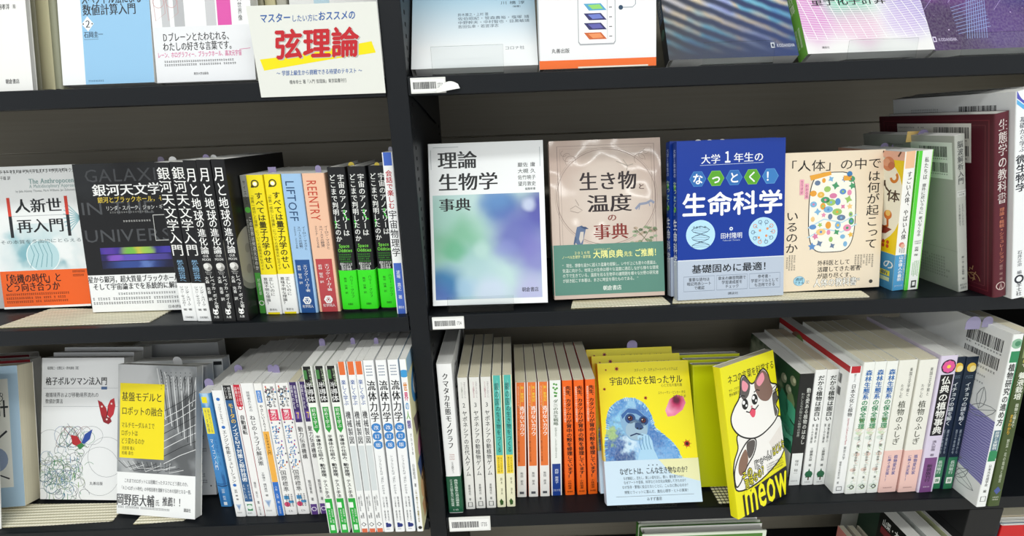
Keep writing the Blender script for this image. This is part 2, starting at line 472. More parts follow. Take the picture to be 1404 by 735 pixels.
def spine_row(zs, items, labels, group, w=None, cat='book', yaw=0.0, dx=0.0, lean=None, t=None, **kw):
    """items: (BL, BR, TL) pixel corners of each spine; all the copies share one mesh"""
    first = None; out = []
    hs = []; ts = []
    for it in items:
        b, tt, h, l = spine_dims(it[0], it[1], it[2], zs, yaw); hs.append(h); ts.append(tt)
    h = sum(hs) / len(hs); tt = t or 0.95 * sum(ts) / len(ts)
    if DEBUG: print('ROW', labels[0][:50], 't %.4f h %.4f' % (tt, h))
    for it, lb in zip(items, labels):
        b, _, _, l = spine_dims(it[0], it[1], it[2], zs, yaw)
        if first is None: first = make_book(tt, w or h * 0.70, h, **kw); o = first
        else: o = copy_tree(first)
        HGT[o.name] = h
        if kw.get('band'): BANDED.add(o.name)
        put_spine(o, b, l if lean is None else lean, tt, yaw); tag(o, lb, cat, group); out.append(o)
    return out
def face_at(side, P, W, h, t, label, group=None, yaw=0.0, alpha=0.0, cat='book', **kw):
    """cover turned to the viewer, its lower left front corner over the point P, leaning back by alpha"""
    root = make_book(t, W, h, **kw); R = Rz(yaw) @ Rx(-alpha)
    L = M4(Rz(-math.pi / 2), Vector((0, t, 0))) if side == 'r' else M4(Rz(math.pi / 2), Vector((W, 0, 0)))
    root.matrix_world = M4(R, Vector(P) + Vector((0, 0, t * math.sin(alpha) + .0003))) @ L
    return tag(root, label, cat, group)
def faceout(side, zs, BL, BR, TL, alpha, t, label, group=None, yaw=None, roll=0.0, y0=None, lift=0.0, h=None, wdt=None, cat='book', src=None, **kw):
    """cover seen from the front, leaning back by alpha (radians); side 'r': spine on the cover's left, 'l': spine on its right"""
    zl = zs + t * math.sin(alpha) + lift
    if y0 is None: P, Q = on_z(BL, zl), on_z(BR, zl)
    else:
        P = on_y(BL, y0); Q = on_y(BR, y0); P.z = zl; Q.z = zl
    if yaw is None: yaw = math.atan2(Q.y - P.y, Q.x - P.x)
    xd = Rz(yaw) @ Vector((1, 0, 0)); R = Rz(yaw) @ Rx(-alpha) @ Ry(roll)
    n = R @ Vector((0, 1, 0)); up = R @ Vector((0, 0, 1))
    W = wdt or (Q - P).dot(xd)
    if h is None: h = (on_plane(TL, P, n) - P).dot(up)
    if DEBUG: print('FACE', label[:50], 'W %.3f h %.3f yaw %.1f P %s' % (W, h, math.degrees(yaw), [round(q, 3) for q in P]))
    root = copy_tree(src) if src else make_book(t, W, h, **kw)
    if side == 'r': L = M4(Rz(-math.pi / 2), Vector((0, t, 0)))     # +x face -> -y ; spine -> left
    else: L = M4(Rz(math.pi / 2), Vector((W, 0, 0)))                 # -x face -> -y ; spine -> right
    root.matrix_world = M4(R, P + Vector((0, 0, 0.0003))) @ L
    tag(root, label, cat, group)
    return root

# ================================================================ the setting
X_L, X_R = -1.15, 1.15
def struct(name, mb):
    o = mb.build(name); o['kind'] = 'structure'; return o
m = MB(); m.box(-3, -3.2, -0.02, 3, 0.6, 0, mat('#d2cdc3', 0.5)); struct('floor', m)
m = MB(); m.box(-3, -3.2, 2.7, 3, 0.6, 2.72, mat('#e8e8e4', 0.8)); struct('ceiling', m)
m = MB(); m.box(-3, 0.42, 0, 3, 0.5, 2.7, mat('#d8d5cc', 0.8)); struct('wall_back', m)

# ---------------------------------------------------------------- bookcase
case = empty('bookcase'); tag(case, 'black steel bookcase with shelves of books and a slotted upright between its two bays', 'bookcase')
XP0, XP1 = -0.1362, -0.1110            # centre upright
XQ0 = on_y((1516, 700), 0).x; XQ1 = XQ0 + 0.0252
XK0, XK1 = X_L - 0.0252, X_L
def upright(x0, x1, holes=True):
    mb = MB()
    mb.box(x0, 0.0, 0.0, x1, DEPTH, 2.05, BLACK, bev=0.0015)
    o = mb.build('upright', case)
    # slots for the shelf brackets, one row front and back on both side faces
    for sx, nx in ((x1, 1), (x0, -1)):
        for yy in (0.016, DEPTH - 0.03):
            hb = MB(); z = 0.40
            while z < 1.75:
                hb.box(sx - (0.0006 if nx > 0 else 0.0003), yy, z, sx + (0.0003 if nx > 0 else 0.0006), yy + 0.006, z + 0.0042, DARKHOLE)
                z += 0.0125
            hb.build('slot_row', o)
    return o
for a, b in ((XK0, XK1), (XP0, XP1), (XQ0, XQ1)): upright(a, b)
X_E = XQ1 + 0.5
def shelf(x0, x1, z, back=DEPTH - 0.004):
    mb = MB(); mb.box(x0 + .0005, 0.0015, z - 0.006, x1 - .0005, back, z, BLACK)
    o = mb.build('shelf_board', case)
    lp = MB(); lp.box(x0 + .0005, -0.001, z - LIP, x1 - .0005, 0.0014, z - 0.0001, BLACK, bev=0.0006)
    lp.box(x0 + .0005, 0.0015, z - LIP, x1 - .0005, 0.014, z - LIP + 0.0015, BLACK)
    lp.build('front_lip', o)
    for xx in (x0 + .0005, x1 - .0025):
        br = MB(); a = [(0.02, z - 0.006), (0.24, z - 0.006), (0.24, z - 0.05), (0.20, z - 0.05), (0.02, z - 0.02)]
        n = len(a); P = [(xx, p, q) for p, q in a]; Q = [(xx + .002, p, q) for p, q in a]
        b = len(br.v); br.v += P + Q; k = br.mi(BLACK)
        for f in [tuple(range(n))[::-1], tuple(range(n, 2 * n))] + [(i, (i + 1) % n, n + (i + 1) % n, n + i) for i in range(n)]: br.f.append(f); br.m.append(k)
        br.build('bracket', o)
for z in (Z_TOP, Z_MID, Z_LOW, Z_BOT, 0.10):
    shelf(XK1, XP0, z); shelf(XP1, XQ0, z); shelf(XQ1, X_E, z)
# top boards above the frame of the photograph
for a, b in ((XK1, XP0), (XP1, XQ0), (XQ1, X_E)): shelf(a, b, 1.83)
def panel(x0, x1):
    mb = MB(); zc = 1.83
    for z0, z1 in ((0.10, 0.46), (0.462, 0.795), (0.797, 1.118), (1.12, 1.382), (1.3836, 1.70), (1.702, 2.04)):
        mb.box(x0, DEPTH, z0, x1, DEPTH + 0.008, z1, TAUPE, bev=0.0008)
    mb.build('back_panel', case)
panel(XK1 - .01, XP0 + .012); panel(XP0 + .0125, XQ0 + .012); panel(XQ0 + .0125, X_E)

# ---------------------------------------------------------------- price rails
def price_label(px0, py0, px1, py1, num, label, curl=False):
    a = on_y((px0, py0), -0.003); b = on_y((px1, py1), -0.003)
    root = empty('shelf_label'); cx, cz = a.x, b.z; W = b.x - a.x; Hh = a.z - b.z
    root.location = (cx, -0.0012, cz)
    mb = MB(); mb.box(0, -0.0022, 0, W, 0, Hh, mat('#e6e6e2', 0.25), bev=0.0005); mb.build('label_holder', root)
    sh = new_sheet(); f = Face(sh, lambda u, v, o: (u, -0.0023 - o, v), W, Hh)
    f.rect(0.02, 0.12, 0.97, 0.9, '#f4f4f1', 1); f.barcode(0.07, 0.28, 0.72, 0.72, 3, '#3a3a3e', seed=int(num)); f.ht(num, 0.76, 0.92, 0.5, 0.42, '#55555a')
    sheet_obj('paper_slip', sh, root)
    if curl:
        c = MB(); n = 10
        for i in range(n):
            a0, a1 = i / n, (i + 1) / n
            c.quad([(W * 1.0 + .026 * a0 - .01, -.004 - .003 * math.sin(a0 * 3), .000 + .004 * a0), (W + .026 * a1 - .01, -.004 - .003 * math.sin(a1 * 3), .000 + .004 * a1),
                    (W + .026 * a1 - .012, -.003, .002 + .010 * math.sin(a1 * 2.4)), (W + .026 * a0 - .012, -.003, .002 + .010 * math.sin(a0 * 2.4))], mat('#e6e6e2', 0.25))
        c.build('peeling_strip', root)
    tag(root, label, 'price label', 'barcode labels on the shelf edges')
price_label(562, 107, 612, 127, '3733', 'white barcode label with a peeling end on the edge of the top right shelf', curl=True)
price_label(592, 435.5, 637, 450.5, '1734', 'white barcode label on the shelf edge under the white dictionary with blurred cells')
price_label(615, 710.5, 673, 727, '1735', 'white barcode label on the shelf edge under the book with a green band')

# ---------------------------------------------------------------- anti-slip mats
def rib_mat(name, grid=False):
    mt, nt, b = newmat(name, 0.8)
    uv = nt.nodes.new('ShaderNodeTexCoord').outputs['Object']
    def wave(ax, s):
        w = nt.nodes.new('ShaderNodeTexWave'); w.bands_direction = ax; w.inputs['Scale'].default_value = s; nt.links.new(uv, w.inputs[0]); return w.outputs['Fac']
    wy = wave('Y', 55); wx = wave('X', 55 if grid else 70)
    mr = nt.nodes.new('ShaderNodeMapRange'); mr.inputs[1].default_value = 0.02; mr.inputs[2].default_value = 0.35; nt.links.new(wy, mr.inputs[0])
    c = mixc(nt, mr.outputs[0], rgb('#a29b7c') if not grid else rgb('#2c2a1c'), rgb('#f6f0da'))
    mr2 = nt.nodes.new('ShaderNodeMapRange'); mr2.inputs[1].default_value = 0.0; mr2.inputs[2].default_value = 0.3; mr2.inputs[3].default_value = .55 if not grid else 0.1; nt.links.new(wx, mr2.inputs[0])
    c = mixc(nt, mr2.outputs[0], rgb('#c9c1a2') if not grid else rgb('#2c2a1c'), c)
    nt.links.new(c, b.inputs['Base Color'])
    bp = nt.nodes.new('ShaderNodeBump'); bp.inputs['Strength'].default_value = 0.6; bp.inputs['Distance'].default_value = 0.001
    nt.links.new(wy, bp.inputs['Height']); nt.links.new(bp.outputs[0], b.inputs['Normal'])
    b.inputs['Specular IOR Level'].default_value = 0.15
    return mt
RIB = rib_mat('ribbed_mat'); GRID = rib_mat('grid_mat', True)
def shelf_mat(zs, corners, label, mt=None, deep=None):
    P = [on_z(c, zs + 0.0012) for c in corners]
    o = P[0].copy(); mb = MB(); n = len(P)
    # scalloped front edge so that the weave reads
    q = []
    for i in range(n):
        a, b = P[i], P[(i + 1) % n]; k = max(1, int((b - a).length / 0.003))
        for j in range(k):
            p = a.lerp(b, j / k) - o
            if j % 2: p += Vector((0, 0, 0)) + (Vector((b.y - a.y, -(b.x - a.x), 0)).normalized() * 0.0006)
            q.append(Vector((p.x, p.y, 0)))
    top = [(p.x, p.y, 0.0) for p in q]; bot = [(p.x, p.y, -0.0012) for p in q]
    mb.quad(top, mt or RIB); mb.quad(bot[::-1], mt or RIB)
    for i in range(len(q)): j = (i + 1) % len(q); mb.quad([top[i], bot[i], bot[j], top[j]], mt or RIB)
    ob = mb.build('anti_slip_mat'); ob.location = (o.x, o.y, zs + 0.0012 + 0.0001)
    tag(ob, label, 'shelf mat', 'cream ribbed anti-slip mats on the shelves')
shelf_mat(Z_MID, [(-6, 449.5), (205, 441), (219, 433.5), (236, 424), (70, 423)], 'cream ribbed mat under the orange banded and black face-out books, left bay')
shelf_mat(Z_MID, [(783, 422.5), (919, 416.5), (908, 407), (786, 412)], 'cream ribbed mat under the beige dictionary with the green band')
shelf_mat(Z_MID, [(922, 415.8), (1192, 406.5), (1181, 399), (925, 404)], 'cream ribbed mat under the blue textbook and the beige book beside it')
shelf_mat(Z_LOW, [(-8, 723.5), (76, 719), (154, 714), (166, 699.5), (172, 690), (-8, 692)], 'large cream ribbed mat under the white book with the butterfly and the pale blue one')
shelf_mat(Z_LOW, [(182.5, 718.5), (252, 713), (266, 700), (198, 702.5)], 'small cream ribbed mat poking out under the robot book with the yellow panel')
shelf_mat(Z_LOW, [(986, 691), (1046, 687.5), (1030, 664), (974, 667.5)], 'small cream grid mat under the book with the calico cat', GRID)

# ---------------------------------------------------------------- clear book stands
def book_stand(zs, TL, TR, yf, label, depth=0.05, back=None, hh=None):
    a = on_y(TL, yf); b = on_y(TR, yf); x0, x1 = min(a.x, b.x), max(a.x, b.x); h = hh or ((a.z + b.z) / 2 - zs)
    r = empty('book_stand'); r.location = (x0, yf, zs); W = x1 - x0
    m1 = MB(); m1.box(0, 0, 0.0006, W, 0.0016, h, CLEAR, bev=0.0004); m1.build('front_lip', r)
    m2 = MB(); m2.box(0, 0.0016, 0.0006, W, depth, 0.0018, CLEAR); m2.build('base', r)
    tag(r, label, 'book stand', 'clear acrylic book stands')
    return r

# ================================================================ MIDDLE SHELF, LEFT BAY
R_ = math.radians
# grey book at the very edge
faceout('r', Z_MID, (-120, 428), (5.5, 424), (-140, 232), R_(10), 0.02, 'grey-edged white book cut by the left edge beside the orange banded cover', y0=None, yaw=0, spine='#b9babb', left='#c9cac9', right='#b3b4b4')

def d_anthro(b):
    f = b.r
    f.marks(.07, .02, .95, .05, 1, '#3c3c3e', cols=24)
    f.ht('Ｊ・Ａ・トーマス／Ｍ・ウィリアムズ／Ｊ・ザラシェヴィクシ', .06, .985, .038, .034, '#333335')
    f.ht('郭 三千雄 訳', .06, .26, .078, .028, '#3b3b3d')
    f.ht('The Anthropocene', .46, 1.0, .105, .05, '#85a7a5', serif=True)
    f.ht('A Multidisciplinary Approach', .46, 1.0, .14, .034, '#8aa9a7')
    f.ht('by Julia Adeney Thomas, Mark Williams, Jan Zalasiewicz', .3, .99, .172, .022, '#8a8f8f')
    art = blob_mat('cover_art_globe', '#f1f3f2', [(.5, .62, .62, '#9cc9d0', .55), (.38, .6, .2, '#5fa6b4', .75), (.62, .68, .16, '#4e96a6', .7), (.2, .5, .16, '#86bcc6', .6), (.75, .6, .2, '#f4f6f5', .9), (.5, .56, .1, '#eef5f5', .8), (.3, .72, .16, '#dfeeee', .7)], .35, 5, 1.6)
    f.rect(0, .4, 1, .735, art, 1)
    for i in range(9):
        a = -1.2 + .3 * i; f.line([(1.0, .37), (1.0 - .2 * math.cos(a * .6) , .37 + .13 * math.sin(a * .75))], .012, '#9cc4cb', 2)
    f.disc(.52, .63, .115, '#b9d9de', 2); f.ring(.52, .63, .115, .012, '#e8f3f3', 3)
    for k in range(5): f.line([(.38 + .05 * k, .53 + .02 * (k % 2)), (.42 + .05 * k, .62), (.36 + .06 * k, .71)], .006, '#5d9aa6', 4)
    for u in (.2, .85):
        f.rect(u - .018, .215, u + .018, .345, '#d8412f', 3); f.rect(u - .018, .345, u + .018, .495, '#23262b', 3)
    f.ht('人新世', .26, .8, .275, .105, '#1d2024', serif=True); f.ht('再入門', .26, .8, .415, .105, '#1d2024', serif=True)
    f.line([(.2, .345), (.85, .345)], .006, '#b9bcbd', 2)
    f.ht('その本質を多面的にとらえる', .05, .98, .525, .03, '#5a6a6e')
def bd_anthro(b):
    f = b.r
    f.ht('「危機の時代」と', .02, .7, .785, .07, '#16110d', serif=True); f.ht('どう向き合うか', .045, .67, .845, .07, '#16110d', serif=True)
    f.marks(.83, .735, .99, .79, 2, '#3b1a0c', cols=10)
    f.marks(.04, .885, .84, .965, 3, '#54220d', cols=34)
    f.rect(0, .985, 1, 1.0, '#f3f2ee', 2)
faceout('r', Z_MID, (6.6, 424.4), (125.6, 419.5), (8, 229), R_(11), 0.021, 'white book with a pale blue globe and an orange paper band',
        spine='#eceeed', right='#f1f3f2', left='#e6e8e7', deco=d_anthro, band=(.73, .998, '#ef5f1c', '#ef5f1c', '#f0631d'), bdeco=bd_anthro)

def d_galaxy(b):
    f = b.r
    f.rect(0, .0, 1, .74, blob_mat('cover_art_space', '#0e0e10', [(.1, .05, .4, '#2c2f32', .6), (.8, .1, .3, '#1e2022', .6)], .2, 4, 1.6, rough=.22), 1)
    for s, v in (('GALAXIES', .075), ('IN THE', .29), ('UNIVERSE', .475)): f.ht(s, .1 if v < .2 else -.0 + .02, 1.0 if v != .29 else .75, v, .12, '#4a4c4f', L=2)
    f.ht('銀河天文学入門', .16, 1.1, .175, .085, '#f4f4f2', bold=.012, serif=True)
    f.ht('銀河とブラックホール，そして宇宙', .2, 1.06, .24, .042, '#e6c94c', bold=.01)
    f.ht('リンダ・スパーク，ジョン・ギャラガー 著', .27, 1.04, .296, .034, '#dcdcd9')
    f.marks(.3, .315, .75, .335, 1, '#8d8d8b', cols=20)
    f.marks(.42, .375, .72, .395, 1, '#c9c9c6', cols=12)
    f.frame(.72, .35, 1.02, .52, .008, '#d4d4d0', 3)
    f.rect(.16, .56, .99, .705, '#1d1830', 2)
    f.rect(.16, .56, .99, .605, blob_mat('cover_art_band', '#2f2b86', [(.52, .585, .2, '#e0c53b', .95), (.45, .585, .12, '#63b84b', .9), (.62, .585, .1, '#8fca51', .8), (.85, .585, .15, '#4a3fb0', .8), (.25, .585, .12, '#5b3aa5', .8)], .1, 6, 1.6), 3)
    f.rect(.16, .61, .99, .65, blob_mat('cover_art_band', '#262058', [(.5, .63, .3, '#6a58c8', .8), (.3, .63, .1, '#8f5bd0', .7), (.75, .63, .12, '#51489e', .8)], .1, 9, 1.6), 3)
    f.rect(.16, .655, .99, .70, blob_mat('cover_art_band', '#1a1a3a', [(.5, .68, .35, '#3b57a8', .7), (.6, .68, .1, '#6f8dd0', .6)], .1, 9, 1.6), 3)
    b.s.vt('銀河天文学入門', .5, .02, .58, .72, '#f2f2ef', bold=.012, serif=True)
    b.s.vt('星から銀河の世界へ', .5, .57, .74, .36, '#7fb4e0')
def bd_galaxy(b):
    f = b.r
    f.ht('星から銀河，超大質量ブラックホール，', -.0, .96, .775, .05, '#1c1c1e', serif=True); f.ht('そして宇宙論までを系統的に解説！', .04, .97, .825, .05, '#1c1c1e', serif=True)
    f.marks(.28, .865, .93, .89, 1, '#444447', cols=26); f.marks(.02, .895, .93, .955, 2, '#444447', cols=36, ragged=.02)
    f.ht('日本評論社', .76, .94, .975, .024, '#2b2b2d')
    b.s.vt('リンダ・スパーク 著', .66, .765, .93, .3, '#2a2a2c'); b.s.vt('ジョン・ギャラガー 著', .3, .765, .93, .3, '#2a2a2c'); b.s.ht('日本評論社', .2, .8, .975, .016, '#2a2a2c')
gal = faceout('r', Z_MID, (127.5, 428.5), (250, 432.5), (122, 225), R_(9), 0.020, 'black book with a galaxy strip and white band, cover facing out', 'black galaxy textbooks',
        yaw=R_(-1), spine='#17171a', right='#131316', left='#131316', deco=d_galaxy, band=(.745, 1.0, '#f2f3f2', '#f2f3f2', '#f2f3f2'), bdeco=bd_galaxy)
def d_gal2(b):
    b.s.vt('銀河天文学入門', .5, .025, .57, .86, '#f2f2ef', bold=.012, serif=True)
    b.s.vt('星から銀河の世界へ', .52, .595, .735, .5, '#8dbbe0', bold=.01)
spine_row(Z_MID, [((252.8, 440), (272, 440.4), (216.3, 224)), ((272.2, 440.6), (290, 440.6), (235, 223))],
    ['left of the two black spines with white bands beside the black face-out galaxy book', 'right of the two black spines with white bands, next to the moon books'], 'black galaxy textbooks',
    w=0.148, spine='#17171a', deco=d_gal2, band=(.745, 1.0, '#f2f3f2', '#f2f3f2', '#f2f3f2'), bdeco=bd_galaxy)

MOON = blob_mat('print_moon', '#1a1a1b', [(.5, .645, .055, '#cfcfcd', 1), (.36, .635, .03, '#f1f1ef', .8)], .06, 8, 1.0)
def d_moon(b):
    b.s.vt('月と', .5, .04, .215, .8, '#f4f4f2', bold=.014, serif=True); b.s.vt('地球', .5, .215, .36, .72, '#f4f4f2', bold=.014, serif=True)
    b.s.vt('の進化論', .5, .345, .56, .64, '#f4f4f2', bold=.014, serif=True)
    b.s.ht('OUR', .28, .72, .57, .022, '#e6e6e4', bold=.01); b.s.ht('MOON', .18, .82, .592, .022, '#e6e6e4', bold=.01)
    b.s.disc(.5, .64, .026, '#bdbcb8', 2); b.s.disc(.38, .633, .016, '#e4e3df', 3); b.s.disc(.62, .65, .011, '#8f8e8a', 3)
    b.s.ht('Rebecca', .25, .75, .672, .012, '#d0d0ce'); b.s.ht('Boyle', .32, .68, .683, .012, '#d0d0ce')
    b.s.vt('レベッカ・ボイル著', .66, .69, .91, .34, '#efefed', bold=.012); b.s.vt('大森 充香 訳', .27, .70, .86, .3, '#efefed', bold=.01)
    b.s.disc(.5, .935, .017, '#efefed', 2); b.s.poly([(.3, .93), (.34, .908), (.46, .925)], '#efefed', 2); b.s.poly([(.7, .93), (.66, .908), (.54, .925)], '#efefed', 2)
    b.s.disc(.38, .935, .005, '#151517', 3); b.s.disc(.62, .935, .005, '#151517', 3); b.s.ht('丸善', .3, .7, .967, .018, '#efefed', bold=.01)
    f = b.r; f.disc(.18, .62, .2, '#77766f', 2, n=32); f.disc(.19, .6, .185, '#9a988f', 3, n=32)
    for u, v, r in ((.14, .55, .03), (.25, .62, .045), (.12, .68, .03), (.22, .5, .025)): f.disc(u, v, r, '#84827a', 4)
spine_row(Z_MID, [((290.6, 441.7), (308.3, 441.7), (254.5, 220.5)), ((308.5, 441.7), (326.2, 441.5), (273.6, 219.5)), ((326.5, 441), (344, 440.4), (293.8, 219.5))],
    ['first of three black moon book spines, beside the white banded spines', 'middle one of the three black moon book spines', 'third black moon book spine, its black cover showing on the right'], 'black moon books',
    w=0.16, spine='#161618', deco=d_moon)
def d_dim(b):
    b.s.rect(0, 0, 1, .145, '#9a9c98', 1); b.s.rect(0, .69, 1, 1, '#4da043', 1)
    b.s.vt('サイエンス', .5, .03, .2, .4, '#2d2e2d'); b.s.disc(.5, .235, .02, '#5cb34a', 2)
    b.s.vt('この世界は何次元なのか', .62, .28, .67, .42, '#e9e8e2', bold=.01); b.s.vt('四次元と五次元をめぐる', .22, .3, .66, .24, '#b9b8b2')
    b.s.vt('村田次郎', .55, .73, .86, .36, '#e9efe2'); b.s.ring(.5, .92, .016, .12, '#e9efe2', 2)
spine_row(Z_MID, [((356, 430), (366.7, 429.6), (331, 241.4))], ['narrow dark spine with a green foot left of the two yellow spines'], None, w=0.13, spine='#55564f', left='#222321', right='#222321', deco=d_dim)
def d_quant(b):
    b.s.ring(.5, .058, .022, .07, '#3a3620', 3); b.s.poly([(.3, .055), (.22, .085), (.42, .085)], '#3a3620', 3); b.s.disc(.5, .06, .013, '#fffdf0', 4)
    b.s.vt('すべては量子力学のせい', .62, .115, .665, .5, '#2b2708', bold=.022); b.s.vt('「世界一成功した理論」についての奇想天外なガイド', .2, .125, .67, .22, '#4a430f')
def bd_quant(b):
    b.s.vt('正しいのに', .62, .72, .86, .3, '#2a2a2c', bold=.01); b.s.vt('意味不明な理論？', .28, .72, .93, .3, '#2a2a2c', bold=.01); b.s.ht('草思社', .25, .75, .965, .018, '#333333')
    b.s.rect(0, .985, 1, 1, '#f0dc1e', 2)
spine_row(Z_MID, [((366.7, 431.5), (388, 430.7), (343.2, 240.7)), ((388.3, 430.7), (411, 429.8), (364.5, 240))],
    ['left one of the two yellow spines with a white band', 'right one of the two yellow spines, touching the light blue spine'], 'yellow quantum books', w=0.13,
    spine='#f5e11a', deco=d_quant, band=(.70, 1.0, '#f3f3f0', '#f3f3f0', '#f3f3f0'), bdeco=bd_quant)
def d_space(t1, c1, l1, l2, l3, lo):
    def d(b):
        b.s.rect(0, .60, 1, 1, lo, 1)
        b.s.rt(t1, .42, .045, .045 + .036 * len(t1) + .03, .62, c1)
        b.s.vt(l1, .8, .36, .53, .19, '#3d4653'); b.s.vt(l2, .56, .36, .53, .19, '#3d4653'); b.s.vt(l3, .34, .36, .52, .15, '#3d4653')
        b.s.vt('エリック・バーガー著', .62, .635, .84, .26, '#f0f0ee', bold=.01); b.s.vt('若林 智也 訳', .3, .64, .78, .2, '#f0f0ee')
        b.s.ring(.5, .905, .026, .09, '#f2f2f0', 3, n=6); b.s.poly([(.34, .893), (.66, .893), (.5, .925)], '#f2f2f0', 3); b.s.poly([(.42, .898), (.58, .898), (.5, .914)], lo, 4)
        b.s.ht('化学同人', .2, .8, .95, .025, '#f2f2f0', bold=.01)
    return d
spine_row(Z_MID, [((411.2, 429.6), (437.5, 428.9), (388, 239.2))], ['light blue spine with a dark blue foot next to the peach one'], None, w=0.13, spine='#9fc3e6', right='#9fc3e6', left='#9fc3e6', deco=d_space('LIFTOFF', '#27476f', 'イーロン・マスクと', 'スペースＸの挑戦：', '２００２-２００８年', '#23508f'))
spine_row(Z_MID, [((437.9, 428.9), (469, 426.5), (413, 238.5))], ['peach spine with a red foot beside the light blue one'], None, w=0.13, spine='#eec0a2', right='#eec0a2', left='#eec0a2', deco=d_space('REENTRY', '#c5432f', 'イーロン・マスクと', 'スペースＸの野望：', '２００９-２０２３年', '#b9464a'))
def d_anom(b):
    b.s.vt('宇宙のアノマリーは', .72, .045, .46, .36, '#f2f3ef', bold=.018); b.s.vt('どこまで判明したのか', .26, .045, .5, .36, '#f2f3ef', bold=.018)
    b.s.ht('Space', .2, .8, .525, .034, '#7fe04e', bold=.015); b.s.ht('Oddities', .12, .92, .557, .034, '#7fe04e', bold=.015)
    b.s.marks(.12, .58, .9, .645, 4, '#43a530', cols=12)
    b.s.ht('標準モデルを', .14, .86, .655, .02, '#eef0ec'); b.s.ht('揺るがす', .2, .8, .672, .02, '#eef0ec'); b.s.ht('謎の現象', .2, .8, .689, .02, '#eef0ec')
    b.s.ring(.9, .3, .045, .07, '#3ec93a', 2, .5, 1.4, 3.6); b.s.ring(.06, .38, .03, .07, '#3ec93a', 2, .5, -1, 1)
def bd_anom(b):
    b.s.vt('ハリー・クリフ', .7, .735, .9, .2, '#1d5a12', bold=.01); b.s.vt('熊谷 玲美 訳', .36, .75, .87, .17, '#1d5a12'); b.s.ht('柏書房', .36, .66, .945, .017, '#1d4a12')
spine_row(Z_MID, [((470, 428), (494.7, 426.4), (447, 230)), ((495, 427.2), (522.6, 425.8), (474.8, 228.8)), ((522.8, 425.2), (545, 424), (503, 228.2))],
    ['first of three black spines with bright green bands, beside the peach spine', 'middle of the three black spines with bright green bands', 'third black spine with a bright green band, touching the blue and white spine'], 'black books with bright green bands',
    w=0.13, hard=True, t=None, spine='#17181a', deco=d_anom, band=(.70, .985, '#37e01f', '#37e01f', '#37e01f'), bdeco=bd_anom)
def d_talk(b):
    b.s.rect(0, 0, 1, .075, '#4467c0', 1); b.s.rect(0, .665, 1, 1, '#4467c0', 1)
    b.s.vt('会話で楽しむ', .48, .1, .33, .62, '#bb2430', bold=.02); b.s.vt('宇宙物理学', .5, .335, .625, .8, '#26242a', bold=.014, serif=True)
    b.s.vt('波場 直之 著', .5, .71, .9, .4, '#eef1f6', bold=.01); b.s.ht('素粒社', .2, .8, .955, .02, '#eef1f6')
spine_row(Z_MID, [((544.3, 431), (558.8, 430), (523, 209.5))], ['tall white and blue spine standing against the black upright'], None, w=0.15, spine='#f1f2f2', deco=d_talk)

# ================================================================ MIDDLE SHELF, RIGHT BAY
def d_theory(b):
    f = b.r
    art = blob_mat('cover_art_cells', '#bcd8d6', [(.22, .60, .42, '#79b795', .9), (.08, .44, .24, '#a6cfc4', .8), (.35, .80, .35, '#a9c8d0', .7), (.62, .40, .25, '#3f6fb2', .9), (.56, .34, .16, '#5f8ec4', .7), (.98, .44, .34, '#4a48a2', .95), (.76, .58, .34, '#5f63b4', .9), (.92, .72, .30, '#7d79c2', .85),
        (.10, .88, .26, '#2f74a6', .95), (.02, .97, .26, '#4f66ac', .8), (.30, .90, .14, '#9fc0d8', .8), (.52, .93, .22, '#c9d4e8', .8), (.86, .93, .24, '#b5b3dc', .85), (.20, .66, .14, '#5fae84', .7), (.44, .66, .12, '#b4d4ce', .8), (.86, .385, .09, '#ccd6ec', .8), (.66, .66, .12, '#8a93cc', .6)], .12, 3.5, 1.45, rough=.3)
    f.rect(.035, .32, .955, .965, art, 1)
    f.line([(.05, .025), (.27, .025)], .004, '#a9b0b3', 2); f.line([(.97, .04), (.97, .16)], .004, '#a9b0b3', 2); f.line([(.03, .04), (.03, .16)], .004, '#a9b0b3', 2)
    f.ht('理論', .085, .43, .105, .115, '#17181b', serif=True); f.ht('生物学', .085, .605, .24, .115, '#17181b', serif=True); f.ht('事典', .085, .365, .38, .085, '#17181b', serif=True)
    for i, s in enumerate(('巌佐 庸', '大槻 久', '佐竹暁子', '望月敦史')): f.ht(s, .775, .93, .147 + .039 * i, .03, '#33363a')
    f.ht('編集幹事', .835, .925, .296, .018, '#4a4d50')
    f.ht('朝倉書店', .78, .925, .915, .03, '#1f1f27', bold=.01)
th = faceout('r', Z_MID, (592.5, 420), (752.5, 422), (598, 197.5), R_(16), 0.030, 'large white dictionary with blurred green and blue cells on its cover, on a clear stand', yaw=R_(-1.0), hard=False, bulge=.001,
        spine='#f0f2f2', right='#f0f2f2', left='#e9eaea', page=PAGE_W, deco=d_theory)
book_stand(Z_MID, (613, 409.5), (704, 407.6), 0.0035, 'clear acrylic lip in front of the white dictionary with blurred cells', hh=.023)

